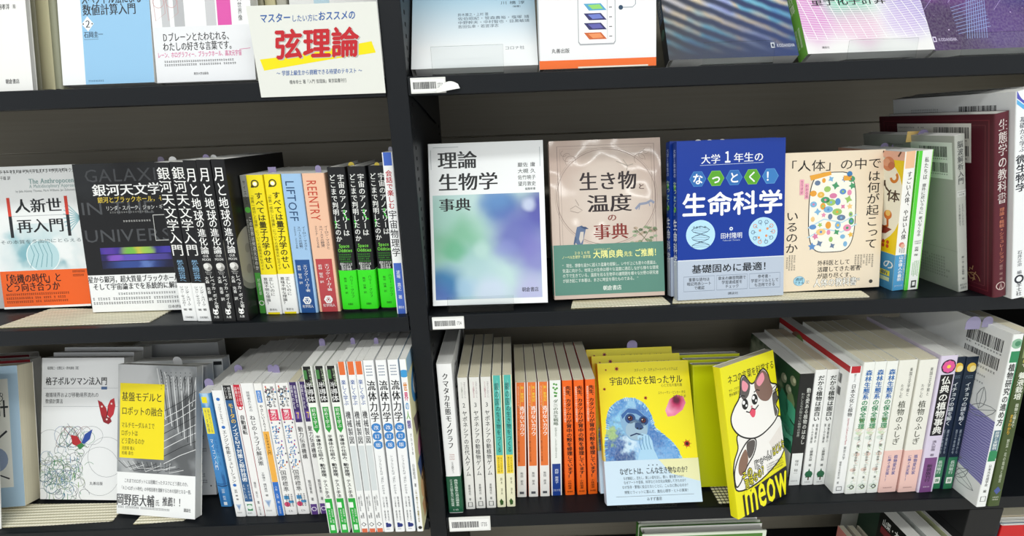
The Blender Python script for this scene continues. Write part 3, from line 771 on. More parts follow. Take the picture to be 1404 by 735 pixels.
PARCH = blob_mat('cover_art_parchment', '#c8b3a6', [(.5, .5, .9, '#d3c3b6', .8), (.15, .15, .4, '#b79f93', .5), (.85, .2, .4, '#bda79a', .5), (.5, .3, .5, '#dccfc3', .6)], .3, 4, 1.4, rough=.13, wavy=.75)
def d_temp(b):
    f = b.r
    f.rect(0, 0, 1, 1, PARCH, 1)
    f.frame(.07, .035, .94, .97, .006, '#93817a', 2); f.frame(.095, .053, .915, .97, .003, '#9c8b83', 2)
    f.ring(.5, .36, .30, .006, '#a08d84', 2, 1.05, 0, 2 * math.pi, 48); f.ring(.5, .36, .31, .003, '#a59389', 2, 1.05, 0, 2 * math.pi, 48)
    for u, sg in ((.13, 1), (.87, -1)):
        for k in range(3): f.ring(u + sg * .03 * k, .08 + .025 * k, .018 + .008 * k, .004, '#98867d', 2, 1.0, .4 + k, 4.5 + k, 16)
    f.ht('生き物', .255, .78, .26, .125, '#2b2024', serif=True); f.ht('と', .785, .85, .303, .04, '#4a2e2c', serif=True)
    f.ht('温度', .32, .73, .40, .12, '#2b2024', serif=True); f.ht('の', .5, .59, .492, .05, '#82403a', serif=True); f.ht('事典', .37, .69, .58, .105, '#84342e', serif=True)
    # penguin, lizard, sprig and leaf sketches
    f.poly([(.225, .545), (.27, .535), (.305, .56), (.29, .60), (.27, .66), (.235, .665), (.205, .64), (.21, .59)], '#5e7191', 3); f.poly([(.255, .575), (.285, .575), (.28, .62), (.255, .65), (.24, .62)], '#cfc6bd', 4)
    f.poly([(.25, .54), (.305, .545), (.33, .558), (.295, .56)], '#3d4f70', 4); f.poly([(.205, .6), (.19, .65), (.2, .66), (.22, .62)], '#4d6080', 4)
    f.line([(.76, .445), (.8, .415), (.86, .41), (.9, .395), (.93, .41)], .022, '#8d94a8', 3); f.line([(.8, .42), (.79, .45)], .008, '#8d94a8', 3); f.line([(.88, .405), (.89, .43)], .008, '#8d94a8', 3)
    R = random.Random(5)
    for k in range(26):
        x, y = .72 + .22 * R.random(), .56 + .11 * R.random(); f.disc(x, y, .009, R.choice(['#8c9a78', '#9aa68a', '#7c8c6c', '#b8a48f']), 3, 1.6, 8, R.random() * 3)
    f.line([(.74, .56), (.82, .62), (.88, .67)], .006, '#7b7a62', 3); f.line([(.9, .56), (.84, .62), (.78, .67)], .006, '#7b7a62', 3)
    f.line([(.17, .43), (.22, .41), (.28, .44), (.24, .455), (.17, .44)], .006, '#a4958a', 3); f.line([(.22, .37), (.25, .41)], .006, '#a4958a', 3); f.line([(.6, .14), (.7, .17), (.75, .16)], .008, '#a99d92', 3); f.line([(.66, .13), (.7, .17), (.69, .2)], .006, '#a99d92', 3)
def bd_temp(b):
    f = b.r
    f.ht('大隅良典', .36, .635, .722, .053, '#f2ef9a', bold=.02); f.ht('先生', .64, .72, .726, .035, '#f2ef9a', bold=.015); f.ht('ご推薦！', .735, .97, .722, .053, '#f2ef9a', bold=.02)
    f.ht('２０１６年', .19, .335, .708, .022, '#ece9a8', bold=.01); f.ht('ノーベル生理学・医学賞', .08, .34, .733, .022, '#ece9a8', bold=.01); f.ht('おおすみよしのり', .37, .52, .69, .014, '#ece9a8')
    for i, s in enumerate(('“ 現在、想像を遥かに超えた猛暑を経験し、いやが上にも我々の意識は、', '気温に向かう。地球上の生命は様々な温度に適応しながら様々な環境', 'の下で生きている。温度を巡る生物学の諸問題を様々な分野の研究者', 'が説き起こす本書は、まさに時宜を得たものである。 ”')):
        f.ht(s, .08, .95 if i < 3 else .78, .787 + .032 * i, .026, '#e9efe6')
    f.ht('朝倉書店', .44, .61, .937, .033, '#eef2ea', bold=.015)
tp = faceout('r', Z_MID, (760.5, 411.5), (917.5, 411), (759.5, 194), R_(14), 0.026, 'parchment coloured dictionary with a penguin drawing and a grey green band', yaw=R_(1.2), hard=False, bulge=.001,
        spine='#c6b2a6', right='#c8b5a9', left='#c6b2a6', page=PAGE_C, deco=d_temp, band=(.655, .975, '#5c8a7c', '#5c8a7c', '#5c8a7c'), bdeco=bd_temp)

def hexm(f, u, v, r, c1, c2): f.hexa(u, v, r, c1, 2); f.disc(u, v, r * .93, c2, 3, n=6)
def d_bio(b):
    f = b.r
    f.rect(0, 0, 1, .745, '#0a3698', 1); f.rect(0, .745, 1, 1, '#b9c4d4', 1); f.line([(0, .745), (1, .745)], .008, '#dfe6ee', 2)
    f.ht('大学', .22, .4, .115, .062, '#f4f6fa', bold=.015); f.ht('１', .42, .51, .105, .09, '#f4f6fa', bold=.03); f.ht('年生の', .52, .80, .112, .062, '#f4f6fa', bold=.015)
    f.line([(.21, .152), (.8, .148)], .004, '#b9c6e2', 3)
    for i, (c, c1, c2) in enumerate((('な', '#4c86c8', '#2f6db4'), ('っ', '#7fc04a', '#5aa52c'), ('と', '#4c86c8', '#2f6db4'), ('く', '#7fc04a', '#5aa52c'), ('！', '#5b9ad2', '#3a7dbf'))):
        u = .19 + .168 * i; hexm(f, u, .235, .054, c1, c2)
        f.ht(c, u - .05, u + .05, .235, .072, '#f6f8fc', bold=.03, L=5)
    f.ht('生命科学', .04, .985, .395, .155, '#f6f8fb', bold=.028)
    for u in (.215, .8): f.disc(u, .585, .094, '#b8e0f6', 2, n=32)
    for s in range(2):
        f.line([(.13 + .17 * (.5 + .5 * math.sin(k * .75 + s * math.pi)), .53 + .012 * k) for k in range(12)], .006, '#51697a', 3)
    for k in range(12): a = math.sin(k * .75); f.line([(.215 - .085 * a, .53 + .012 * k), (.215 + .085 * a, .53 + .012 * k)], .004, '#7d94a4', 3)
    f.marks(.14, .525, .3, .55, 1, '#51697a', cols=6)
    R = random.Random(3)
    for k in range(10):
        a = k * .63; u, v = .8 + .095 * math.cos(a), .585 + .066 * math.sin(a); f.ring(u, v, .012, .006, '#6a8296' if k % 3 else '#e08a5a', 3, n=6); f.line([(u, v), (u - .03 * math.cos(a), v - .022 * math.sin(a))], .004, '#6a8296', 3)
    for u, v in ((.77, .575), (.84, .565), (.83, .61), (.76, .62)): f.disc(u, v, .008, '#e3935f', 3)
    f.ring(.5, .555, .008, .01, '#dfe8f4', 3); f.ht('田村隆明', .4, .605, .598, .04, '#eef2f8', bold=.01); f.ht('Taka-aki Tamura', .42, .585, .627, .014, '#c8d4ea')
    f.ht('基礎固めに最適！', .13, .89, .803, .058, '#14171c', bold=.018)
    for i, (a, t) in enumerate(((.055, ('重要な語句は', '暗記用赤シート', 'で確認')), (.365, ('章末の練習問題で', '学習達成度を', 'チェック')), (.675, ('参考書・', '学習ドリルとして', 'も活用できる')))):
        f.frame(a, .85, a + .29, .945, .005, '#8d99ab', 3)
        for j, s in enumerate(t): w = .033 * len(s); f.ht(s, a + .145 - w / 2, a + .145 + w / 2, .87 + .027 * j, .025, '#1c2026', bold=.008)
    f.ht('講談社', .47, .57, .97, .018, '#2a2e34')
    s = b.s
    s.rect(0, 0, 1, .745, '#123a92', 1); s.rect(0, .745, 1, 1, '#c4ccd8', 1)
    s.vt('大学１年生の', .5, .04, .22, .5, '#d8e2f4'); s.vt('なっとく！', .5, .24, .46, .7, '#d8f0c0'); s.vt('生命科学', .5, .48, .78, .8, '#f2f5fa', bold=.02)
    for k in range(3): s.disc(.5, .28 + .07 * k, .02, '#5aa52c' if k % 2 == 0 else '#2f6db4', 2, n=6)
bio = faceout('r', Z_MID, (929.5, 412.5), (1088.5, 413), (927.5, 194.5), R_(10), 0.0155, 'dark blue science textbook with two pale discs, the front one facing out', 'blue science textbooks', yaw=R_(2.6), spine='#123a92', right='#0a3698', left='#0a3698', deco=d_bio)
def stack_behind(src, side, t, n, labels, group, dx=0.0, dz=0.0):
    """copies standing flush behind a face-out book"""
    out = []
    q = src.matrix_world.to_3x3(); ax = q @ Vector((-1 if side == 'r' else 1, 0, 0))   # away from the viewer
    hz = Vector((ax.x, ax.y, 0)); cosa = hz.length; hz.normalize()
    for i in range(n):
        o = copy_tree(src); d = hz * ((t + .0008) / cosa * (i + 1)) + Vector((dx * (i + 1), 0, dz * (i + 1)))
        m = src.matrix_world.copy(); m.translation = src.matrix_world.translation + d; o.matrix_world = m; tag(o, labels[i], 'book', group); out.append(o)
    return out
stack_behind(bio, 'r', 0.0155, 1, ['blue science textbook standing behind the front one, only its spine showing at the left'], 'blue science textbooks', dx=-.003)

def d_body(b):
    f = b.l
    f.ht('「人体」の中で', -.02, .955, .095, .085, '#1d1c1b')
    f.vt('は何が起こって', .885, .145, .715, .13, '#1d1c1b', bold=.006); f.vt('いるのか', .085, .41, .72, .13, '#1d1c1b', bold=.006)
    def jar(k): return [(.48 + (.23 + k) * (abs(math.cos(a)) ** .45) * (1 if math.cos(a) > 0 else -1), .435 + (.285 + k * .7) * (abs(math.sin(a)) ** .7) * (1 if math.sin(a) > 0 else -1)) for a in [2 * math.pi * i / 48 for i in range(48)]]
    f.poly(jar(.008), '#2c2a28', 2); f.poly(jar(0), '#f4f1e4', 3)
    R = random.Random(11); cols = ['#e8a13a', '#4c9a6a', '#e58fb0', '#5f8fc8', '#e9b94f', '#9bc36a', '#d97fa5', '#6a7f9c', '#f0c987', '#7fb3d8']
    pts = []
    for k in range(520):
        x, y = .285 + .39 * R.random(), .19 + .49 * R.random()
        if all((x - p[0]) ** 2 + (1.35 * (y - p[1])) ** 2 > .0040 for p in pts):
            pts.append((x, y)); c = R.choice(cols); r = .016 + .012 * R.random()
            if R.random() < .45:
                n = R.choice((4, 5)); ph = R.random() * 3; kk = f.H / f.W
                f.poly([(x + r * kk * (1.15 if i % 2 else .6) * math.cos(ph + math.pi * i / n), y + r * (1.15 if i % 2 else .6) * math.sin(ph + math.pi * i / n)) for i in range(2 * n)], c, 5)
            else:
                f.disc(x, y, r, c, 5, R.choice((.8, 1.2, 1.5)), 12, R.random() * 3)
                if R.random() < .5: f.disc(x, y, r * .4, R.choice(cols), 6, 1, 8)
    for y in (.5, .57): f.line([(.24, y + .04), (.4, y - .02), (.58, y + .01), (.73, y - .045)], .012, '#b9d7e6', 4)
    f.poly([(.245, .165), (.45, .14), (.46, .165), (.26, .2)], '#e9a63c', 6); f.disc(.64, .165, .02, '#3f7db4', 6); f.rect(.58, .175, .66, .21, '#e9a63c', 6)
    for i, s in enumerate(('カラダが', 'わかる本')): f.rect(.15 + .05 * i, .19 + .03 * i, .19 + .05 * i, .30 + .03 * i, '#f0a9bd', 6); f.vt(s, .17 + .05 * i, .195 + .03 * i, .295 + .03 * i, .03, '#7a3248', L=7)
    for i, s in enumerate(('外科医として', '活躍してきた著者', 'が語り尽くす、')): f.ht(s, .35, .35 + .055 * len(s), .80 + .048 * i, .042, '#22201d', bold=.014)
    f.ht('“人体の教科書”', .24, .83, .947, .066, '#3a3936', bold=.05); f.ht('“人体の教科書”', .24, .83, .947, .066, '#fbf9f2', bold=.015, L=5)
    f.disc(.17, .925, .036, '#3a6f9c', 3, 1.2); f.disc(.17, .925, .034, '#a4d6ea', 4, 1.2); f.ht('通読', .13, .21, .912, .026, '#1e3c58', bold=.01, L=5); f.ht('できる', .12, .22, .938, .024, '#1e3c58', bold=.01, L=5)
    f.marks(.03, .73, .13, .86, 4, '#6a665d', cols=9, vertical=True); f.marks(.72, .75, .92, .88, 7, '#6a665d', cols=9, vertical=True, ragged=.4)
    f.disc(.9, .955, .014, '#3a3733', 3)
faceout('l', Z_MID, (1072, 400.8), (1206.6, 393.3), (1074, 210.5), R_(9), 0.021, 'beige book with small coloured organs in a jar, beside the blue textbook', spine='#ecdcc3', left='#ecdcc3', right='#ecdcc3', page=PAGE_C, deco=d_body, bulge=.001)

def d_wow(b):
    s = b.s
    s.rect(0, 0, 1, .115, '#eebf97', 1)
    s.vt('すごい人体、やばい人体', .55, .135, .62, .42, '#2b2926', bold=.012); s.disc(.45, .655, .018, '#d2756a', 3); s.disc(.55, .665, .016, '#e6b49a', 4)
    s.marks(.25, .68, .8, .725, 3, '#5b5550', cols=7, vertical=True)
    f = b.l
    f.rect(0, 0, 1, 1, '#f7d716', 1); f.rect(0, 0, 1, .06, '#f2b9a0', 2); f.disc(.56, .36, .34, '#fbf7e4', 2, 1.0, 32)
    for c, u, v in (('い', .66, .19), ('人', .77, .25), ('体', .90, .31), ('ご', .5, .15)): f.ht(c, u - .09, u + .09, v, .09, '#4a3626', bold=.02, L=4)
    f.disc(.8, .09, .05, '#d98a62', 4, 1.1); f.disc(.77, .08, .028, '#e7a583', 5, 1.2); f.disc(.84, .1, .026, '#c9744e', 5, 1.2)
    for u in (.72, .95): f.line([(u, .0), (u - .03, .035)], .02, '#5a3a2a', 4)
    f.ring(.89, .18, .03, .03, '#d9822b', 4, 1, -1, 3); f.disc(.85, .45, .034, '#d97b35', 4, 1.1); f.disc(.85, .438, .022, '#f3c76a', 5, 1.1); f.line([(.85, .48), (.86, .53), (.8, .55)], .03, '#c7672c', 4)
    f.poly([(.62, .56), (.74, .525), (.92, .55), (.84, .59), (.7, .60)], '#8e3b2c', 4)
    for k in range(6): f.disc(.76 + .06 * (k % 3), .65 + .03 * (k // 3), .014, '#c9502e', 4)
def bd_wow(b):
    b.s.vt('山本健人の最新', .5, .735, .93, .38, '#f3f6f6', bold=.02); b.s.vt('累計八十万部の大人気', .82, .73, .93, .16, '#f6ec9a'); b.s.ht('ダイヤモンド社', .15, .85, .965, .016, '#e9f0f4')
    b.l.ht('の', .84, 1.0, .81, .075, '#f3f6f6', bold=.02); b.l.rect(.7, .86, .95, .90, '#f4e84a', 3); b.l.ht('最新', .72, .93, .88, .032, '#2a5a8a', bold=.02, L=4); b.l.rect(.74, .91, .95, .94, '#e3efc0', 3)
spine_row(Z_MID, [((1223.8, 399.3), (1238, 398), (1241.3, 208.5))], ['white spine with a blue band and a yellow anatomy cover, beside the beige organ book'], None, w=0.13,
    spine='#f2f1ed', left='#f7d716', right='#f7d716', deco=d_wow, band=(.73, 1.0, '#4f9ccc', '#4f9ccc', '#4f9ccc'), bdeco=bd_wow)
def d_age(b):
    s = b.s; s.rect(0, 0, .24, 1, '#58d33c', 1); s.rect(.9, 0, 1, 1, '#8fd36a', 1)
    s.vt('私たちは', .58, .045, .2, .3, '#3a3d3a', bold=.01); s.vt('意外に近いうちに', .58, .225, .44, .3, '#3a3d3a', bold=.01); s.vt('老いなくなる', .58, .455, .6, .3, '#3a3d3a', bold=.01)
    s.ht('LONGEVITY', .34, .86, .635, .014, '#3a3d3a'); s.ht('SCIENCE', .38, .8, .65, .014, '#3a3d3a'); s.vt('吉森 保', .55, .675, .745, .3, '#2b2d2b', bold=.01)
    s.marks(.34, .78, .84, .91, 4, '#68b05a', cols=12, vertical=True); s.rect(.42, .93, .78, .985, '#3a3d3a', 2); s.rect(.5, .94, .7, .97, '#e9ece8', 3)
spine_row(Z_MID, [((1239.6, 398.2), (1260, 397.7), (1260.5, 207.3))], ['white spine with bright green edges next to the blue banded anatomy spine'], None, w=0.13, spine='#f0f2ee', left='#58d33c', right='#58d33c', deco=d_age)
GREYC = '#a9aca4'
def d_eeg(b):
    s = b.s; s.vt('脳波解析入門', .5, .035, .30, .58, '#45484a', bold=.01, serif=True); s.rect(.1, .335, .95, .375, '#c9ccc6', 2); s.ht('Windows', .15, .9, .345, .012, '#3c3e40'); s.ht('対応版', .25, .8, .362, .014, '#3c3e40')
    s.vt('ＥＥＧＬＡＢから', .6, .42, .56, .22, '#6c6f6e'); s.vt('ＥＲＰ解析まで', .3, .42, .56, .22, '#6c6f6e'); s.vt('開一夫・金山範明 編', .5, .76, .92, .26, '#585b5b'); s.ht('東京大学', .15, .85, .955, .018, '#585b5b'); s.ht('出版会', .2, .8, .975, .018, '#585b5b')
    f = b.l; f.rect(.57, .04, .975, .265, '#dfe6dd', 2); f.barcode(.66, .065, .93, .13, 3, seed=5); f.barcode(.66, .165, .93, .225, 3, seed=8); f.marks(.66, .135, .93, .148, 1, '#3c3e40', cols=13, ragged=0); f.marks(.66, .23, .93, .243, 1, '#3c3e40', cols=13, ragged=0)
    f.marks(.3, .055, .5, .075, 1, '#5c5f5d', cols=16); f.line([(0, .725), (1, .725)], .003, '#8e9189', 2); f.marks(.42, .78, .95, .93, 7, '#7c7f79', cols=22)
spine_row(Z_MID, [((1316.4, 401.5), (1329.8, 399.5), (1308.9, 186.8))], ['grey hardcover with a pale barcode sticker, leaning on the green edged spine'], None, w=0.16, hard=False, t=.0125, spine='#b3b6ae', left=GREYC, right=GREYC, deco=d_eeg)
def d_eco(b):
    s = b.s; s.vt('生態学の教科書', .5, .03, .47, .62, '#d9cfcb', bold=.016); s.vt('理論×概観×シミュレーション', .5, .49, .80, .36, '#c77a5e', bold=.01)
    s.vt('巌佐 庸 著', .5, .81, .9, .26, '#a9827c'); s.ring(.5, .935, .022, .06, '#cbb6b0', 2); s.line([(.4, .955), (.5, .92), (.6, .955)], .06, '#cbb6b0', 2)
    f = b.l; f.frame(.05, .03, .955, .97, .01, '#6d2a33', 2); f.frame(.09, .055, .93, .945, .004, '#7a3a40', 2)
    f.rect(.19, .045, .83, .255, '#e2e0d6', 3); f.barcode(.53, .065, .81, .125, 4, seed=2); f.barcode(.53, .165, .81, .22, 4, seed=4); f.marks(.55, .13, .8, .145, 1, '#3a3838', cols=13, ragged=0, L=4); f.marks(.55, .228, .8, .243, 1, '#3a3838', cols=13, ragged=0, L=4); f.marks(.2, .06, .46, .075, 1, '#3a3838', cols=18, L=4)
    R = random.Random(4)
    for k in range(26): u, v = .66 + .2 * R.random(), .86 + .08 * R.random(); f.line([(u, v), (u + .06 * (R.random() - .5), v - .035 * R.random())], .006, '#a8845c', 3)
    for k in range(5): f.ring(.72 + .03 * k, .93, .02 + .006 * k, .005, '#a8845c', 3, 1, 3.1, 6.2, 12)
spine_row(Z_MID, [((1361.6, 408.8), (1384, 408.8), (1365.5, 156.8))], ['dark maroon hardcover with a white double barcode sticker'], None, w=0.185, hard=True, t=.017, spine='#5a1f2a', left='#4f1a25', right='#4f1a25', deco=d_eco)
def d_micro(b):
    s = b.s; s.poly([(.05, 0), (.98, 0), (.98, .03), (.5, .06), (.05, .03)], '#5558b8', 2); s.poly([(.05, .035), (.5, .065), (.98, .035), (.98, .055), (.5, .085), (.05, .055)], '#5fb2e6', 3)
    s.vt('基礎から学ぶ', .5, .115, .275, .5, '#4e5260', bold=.01); s.vt('微生物学', .5, .285, .46, .9, '#232630', bold=.022); s.vt('石井正治 編', .5, .75, .875, .36, '#444852'); s.ring(.5, .9, .018, .14, '#2c2f38', 2); s.vt('羊土社', .5, .92, .99, .45, '#2c2f38', bold=.012)
    f = b.l; f.barcode(.60, .055, .88, .105, 3, seed=6); f.marks(.18, .06, .48, .085, 2, '#5a5d62', cols=18)
spine_row(Z_MID, [((1385.4, 411), (1401.6, 409.5), (1376, 130))], ['tall white spine with a blue arrow at its head, right of the maroon hardcover'], None, w=0.185, spine='#eef0f1', left='#e6e8e8', right='#e6e8e8', deco=d_micro)
spine_row(Z_MID, [((1402.4, 409), (1424, 408), (1391, 128.5))], ['pale green white spine cut by the right edge of the frame'], None, w=0.185, spine='#dfe6da', left='#e4eadf', right='#dfe6da')

# ================================================================ LOWER SHELF, LEFT BAY
# white sliver at the left edge, then the pale blue design book
def d_stat(b):
    f = b.r
    f.rect(0, 0, 1, 1, '#a9c3d6', 1); f.rect(.05, .09, .905, .86, '#e6e4da', 2)
    f.ht('設計', .60, .90, .30, .13, '#23262a', bold=.02); f.ht('のための', .62, .86, .20, .04, '#3a3d42', bold=.01); f.ht('の', .78, .86, .225, .06, '#3a3d42', bold=.01)
    f.disc(.74, .66, .09, '#8d9bb5', 3); f.line([(.70, .56), (.87, .46)], .02, '#2b2d31', 4); f.line([(.4, .72), (.72, .75), (.87, .80)], .014, '#2b2d31', 4); f.line([(.5, .50), (.7, .57), (.72, .64)], .012, '#2b2d31', 4); f.rect(.68, .1, .78, .16, '#4a6a94', 3)
st = faceout('r', Z_LOW, (-112, 706), (29.5, 702.5), (-82, 508), R_(16), 0.028, 'pale blue book with a cream panel and thick cream pages, left end of lower shelf', yaw=R_(4), wdt=.156,
        spine='#a9c3d6', left='#a9c3d6', right='#a9c3d6', page=PAGE_C, deco=d_stat)
def d_red(b): b.r.rect(.5, 0.0, 1, .04, '#b23038', 2); b.l.rect(0, 0, .5, .04, '#b23038', 2)
faceout('r', Z_LOW, (-70, 682), (62, 676), (-50, 498.5), R_(11), 0.02, 'white book with a red strip, standing behind the pale blue book with thick pages', yaw=R_(3), y0=.096, spine='#e5e4e0', deco=d_red, page=PAGE_W)
faceout('r', Z_LOW, (-40, 672), (74, 666), (-20, 489.5), R_(8), 0.018, 'white book with a dark red strip in the back row above the pale blue one', yaw=R_(2), y0=.150, spine='#dcdbd7', deco=lambda b: b.r.rect(.3, 0.0, 1, .05, '#7d2029', 2), page=PAGE_W)
faceout('r', Z_LOW, (-90, 700), (-13, 698), (-60, 512), R_(17), 0.0015, 'thin white booklet cut by the left edge, in front of the pale blue book', yaw=R_(2), y0=.006, spine='#f0f0ee')

def d_lattice(b):
    f = b.r
    f.ht('稲室隆二・吉野正人・鈴木康祐［著］', .075, .47, .072, .024, '#43454a', bold=.006)
    f.ht('格子ボルツマン法入門', .055, .80, .165, .062, '#17181a', serif=True); f.rect(.73, .205, .80, .225, '#4d6a94', 3)
    f.line([(.03, .215), (.98, .215)], .003, '#9b9ea3', 2); f.line([(.03, .345), (.98, .345)], .003, '#9b9ea3', 2)
    f.ht('複雑境界および移動境界流れの', .055, .70, .263, .036, '#2b2d30'); f.ht('数値計算法', .055, .27, .308, .036, '#2b2d30')
    R = random.Random(21)
    for k in range(150):
        cx, cy = .25 + .25 * R.gauss(0, .55), .80 + .20 * R.gauss(0, .5); cx = min(max(cx, .03), .72); cy = min(max(cy, .5), .97)
        c = R.choice(['#5b7f6c', '#6b9a78', '#5a6a80', '#55585c', '#6f8fae', '#4c7f5f', '#7a8c4f', '#5f6368'])
        f.ring(cx, cy, .015 + .045 * R.random(), 0.0042, c, 2, .8 + .5 * R.random(), R.random() * 6, 3 + R.random() * 6.5, 16)
    for k in range(14):
        a = R.random() * 3.1; f.line([(.36 + .02 * k - .1 + .09 * math.sin(a + j * .55) , .56 + .075 * math.cos(a + j * .5 + k)) for j in range(10)], .004, R.choice(['#3f7a5c', '#4a6fa0', '#5a6a40', '#7a4a40']), 2)
    for k in range(46):
        x, y = .12 + .4 * R.random(), .66 + .3 * R.random(); f.line([(x, y), (x + .03 * (R.random() - .5), y + .05 * R.random())], .006, R.choice(['#3e8a58', '#4d7fb0', '#79a84a', '#2f6a84']), 3)
    for (cx, cy, r, sx) in ((.80, .70, .14, 1.0), (.72, .80, .17, .9), (.12, .62, .11, 1.0), (.62, .55, .065, 1.3)): f.ring(cx, cy, r, .003, '#7d8085', 2, sx)
    f.poly([(.37, .545), (.45, .555), (.5, .6), (.44, .625), (.39, .61)], '#b0272c', 4); f.poly([(.5, .6), (.54, .54), (.63, .505), (.6, .575), (.53, .61)], '#27499a', 4); f.poly([(.44, .62), (.5, .6), (.54, .62), (.48, .65)], '#3c7d45', 4)
    # the red butterfly
    f.poly([(.69, .30), (.74, .315), (.79, .355), (.81, .40), (.79, .425), (.73, .405)], '#a81f28', 4); f.poly([(.80, .40), (.81, .34), (.84, .30), (.885, .285), (.90, .34), (.88, .40), (.84, .43)], '#bf2a34', 4); f.poly([(.73, .405), (.79, .415), (.84, .425), (.86, .45), (.82, .47), (.76, .455)], '#8f1f28', 4)
    for u, v in ((.74, .345), (.855, .325), (.8, .435)): f.disc(u, v, .007, '#f0d5d0', 5)
    f.line([(.795, .43), (.815, .36)], .008, '#2a1214', 5)
    f.ht('丸善出版', .60, .76, .885, .026, '#33363a')
lat = faceout('r', Z_LOW, (54.3, 684.6), (165, 689.5), (81.4, 491), R_(18), 0.018, 'white book with a red butterfly and tangled green curves, cover facing out', 'white butterfly books', yaw=R_(-4.0), spine='#e2e3e3', right='#e9eaea', left='#e2e3e3', deco=d_lattice)
stack_behind(lat, 'r', 0.018, 2, ['white book right behind the butterfly cover, only its top edge showing', 'white book at the back behind the butterfly cover, a clear gap under its top edge'], 'white butterfly books', dz=0.0)

HALF = blob_mat('cover_art_grey', '#8d9092', [(.2, .1, .5, '#c9caca', .9), (.9, .25, .4, '#2a2b2d', .8), (.75, .12, .25, '#a9abac', .8), (.4, .66, .3, '#55585a', .7), (.85, .6, .35, '#36383a', .7), (.15, .66, .2, '#c0c2c2', .6)], .5, 5, 1.5)
def d_robot(b):
    f = b.r
    f.rect(0, 0, 1, .72, HALF, 1)
    for k in range(11): f.line([(.50 + .045 * k, .02 + .28 * (k / 11) ** 1.5), (.52 + .047 * k, .07 + .0 * k), (.62 + .04 * k, .36 + .02 * k)], .01, '#3b3d3f' if k % 2 else '#d6d7d7', 2)
    for k in range(8): f.line([(.60, .30 + .05 * k), (.8, .24 + .05 * k), (1.0, .16 + .055 * k)], .007, '#e2e3e3' if k % 3 else '#1c1d1f', 2)
    for k in range(12): f.line([(.02 + .06 * k, .645), (.12 + .05 * k, .69 + .01 * (k % 3)), (.3 + .05 * k, .655 + .01 * (k % 4))], .007, '#d5d6d6' if k % 2 else '#2a2b2d', 2)
    for r in range(6):
        for k in range(7): f.disc(.56 + .06 * k, .045 + .022 * r, .0035, '#3a3b3d', 3, 1, 6)
    f.rect(.03, .125, .60, .625, '#f2dd10', 3)
    f.ht('基盤モデルと', .05, .575, .215, .066, '#1e1c14', bold=.014, L=4); f.ht('ロボットの融合', .05, .58, .31, .062, '#1e1c14', bold=.012, L=4)
    for i, s in enumerate(('マルチモーダルＡＩで', 'ロボットは', 'どう変わるのか')): f.ht(s, .05, .05 + .043 * len(s), .405 + .053 * i, .043, '#2a2818', bold=.008, L=4)
    f.ht('河原塚 健人', .06, .23, .56, .028, '#3a3618', L=4); f.ht('松嶋 達也', .06, .21, .592, .028, '#3a3618', L=4)
def bd_robot(b):
    f = b.r
    f.ht('これまでのロボットには困難だったタスクにどう挑むのか。', .1, .93, .775, .03, '#55585b'); f.ht('「ＡＩ×ロボット時代」の中核技術を理解するための指針となる一冊。', .05, .97, .825, .03, '#55585b')
    f.ht('岡野原大輔', .0, .49, .902, .085, '#37383b', serif=True); f.ht('氏', .50, .555, .91, .045, '#37383b'); f.ht('推薦！！', .59, .86, .897, .065, '#37383b', serif=True)
    f.marks(.02, .94, .8, .965, 1, '#6a6d70', cols=40); f.ht('講談社', .86, .95, .945, .026, '#2a2b2d', bold=.01)
rob = faceout('r', Z_LOW, (159.8, 704), (265.8, 714), (176.5, 500), R_(17), 0.013, 'book with a yellow title panel over grey patterns and a white band', None, yaw=R_(-8), page=PAGE_G, spine='#3a3b3d', right='#8d9092', left='#1e1f21', deco=d_robot, band=(.72, 1.0, '#eff0ef', '#eff0ef', '#eff0ef'), bdeco=bd_robot)
def d_back(b): b.r.marks(.72, .38, .93, .92, 11, '#77797b', cols=9, ragged=.5); b.r.disc(.93, .93, .006, '#444444', 2)
faceout('r', Z_LOW, (205, 690), (303, 697), (215, 503), R_(12), 0.016, 'white book with small grey print behind the robot book, beside the leaning blue spine', yaw=R_(-1), y0=.064, spine='#e3e4e4', deco=d_back)
faceout('r', Z_LOW, (205, 660), (330, 660), (262, 490), R_(8), 0.02, 'grey white book in the back row with a dark mark on its top corner', yaw=R_(0), y0=.105, h=.206, wdt=.148, spine='#c9cbcb', deco=lambda b: b.r.rect(.9, .02, .99, .05, '#2a2b2d', 2))
faceout('r', Z_LOW, (215, 650), (340, 650), (272, 480), R_(6), 0.02, 'grey white book at the very back, left of the leaning blue spine', yaw=R_(0), y0=.165, h=.212, wdt=.148, spine='#bdbfbf')

BLUEC = blob_mat('cover_art_sea', '#3f86c4', [(.5, .0, .5, '#b9d7ec', .9), (.2, .9, .35, '#1e5fa0', .8), (.8, .75, .3, '#17508c', .8), (.6, .55, .25, '#6fb2dd', .7)], .4, 5, 3.0)
def d_blue(b):
    s = b.s; s.rect(0, 0, 1, 1, BLUEC, 1); s.rect(.18, .03, .62, .08, '#f0e020', 2); s.rect(.1, .12, .75, .34, '#f0e23a', 2); s.vt('自分でつくる', .56, .13, .33, .2, '#2a4a6a'); s.vt('モータ制御', .3, .13, .33, .2, '#2a4a6a')
    s.vt('いちばんわかる', .7, .36, .62, .26, '#2f6aa8', bold=.01); s.vt('マイコン入門', .35, .38, .66, .3, '#e4eef6', bold=.01); s.ring(.55, .74, .07, .12, '#14406e', 2, 1, 0, 3); s.ring(.5, .70, .09, .1, '#1e5a94', 2, 1, .5, 3.4)
    s.vt('加藤 新英', .5, .83, .94, .3, '#d9e6f2'); s.rect(.35, .955, .65, .985, '#e6eef5', 2)
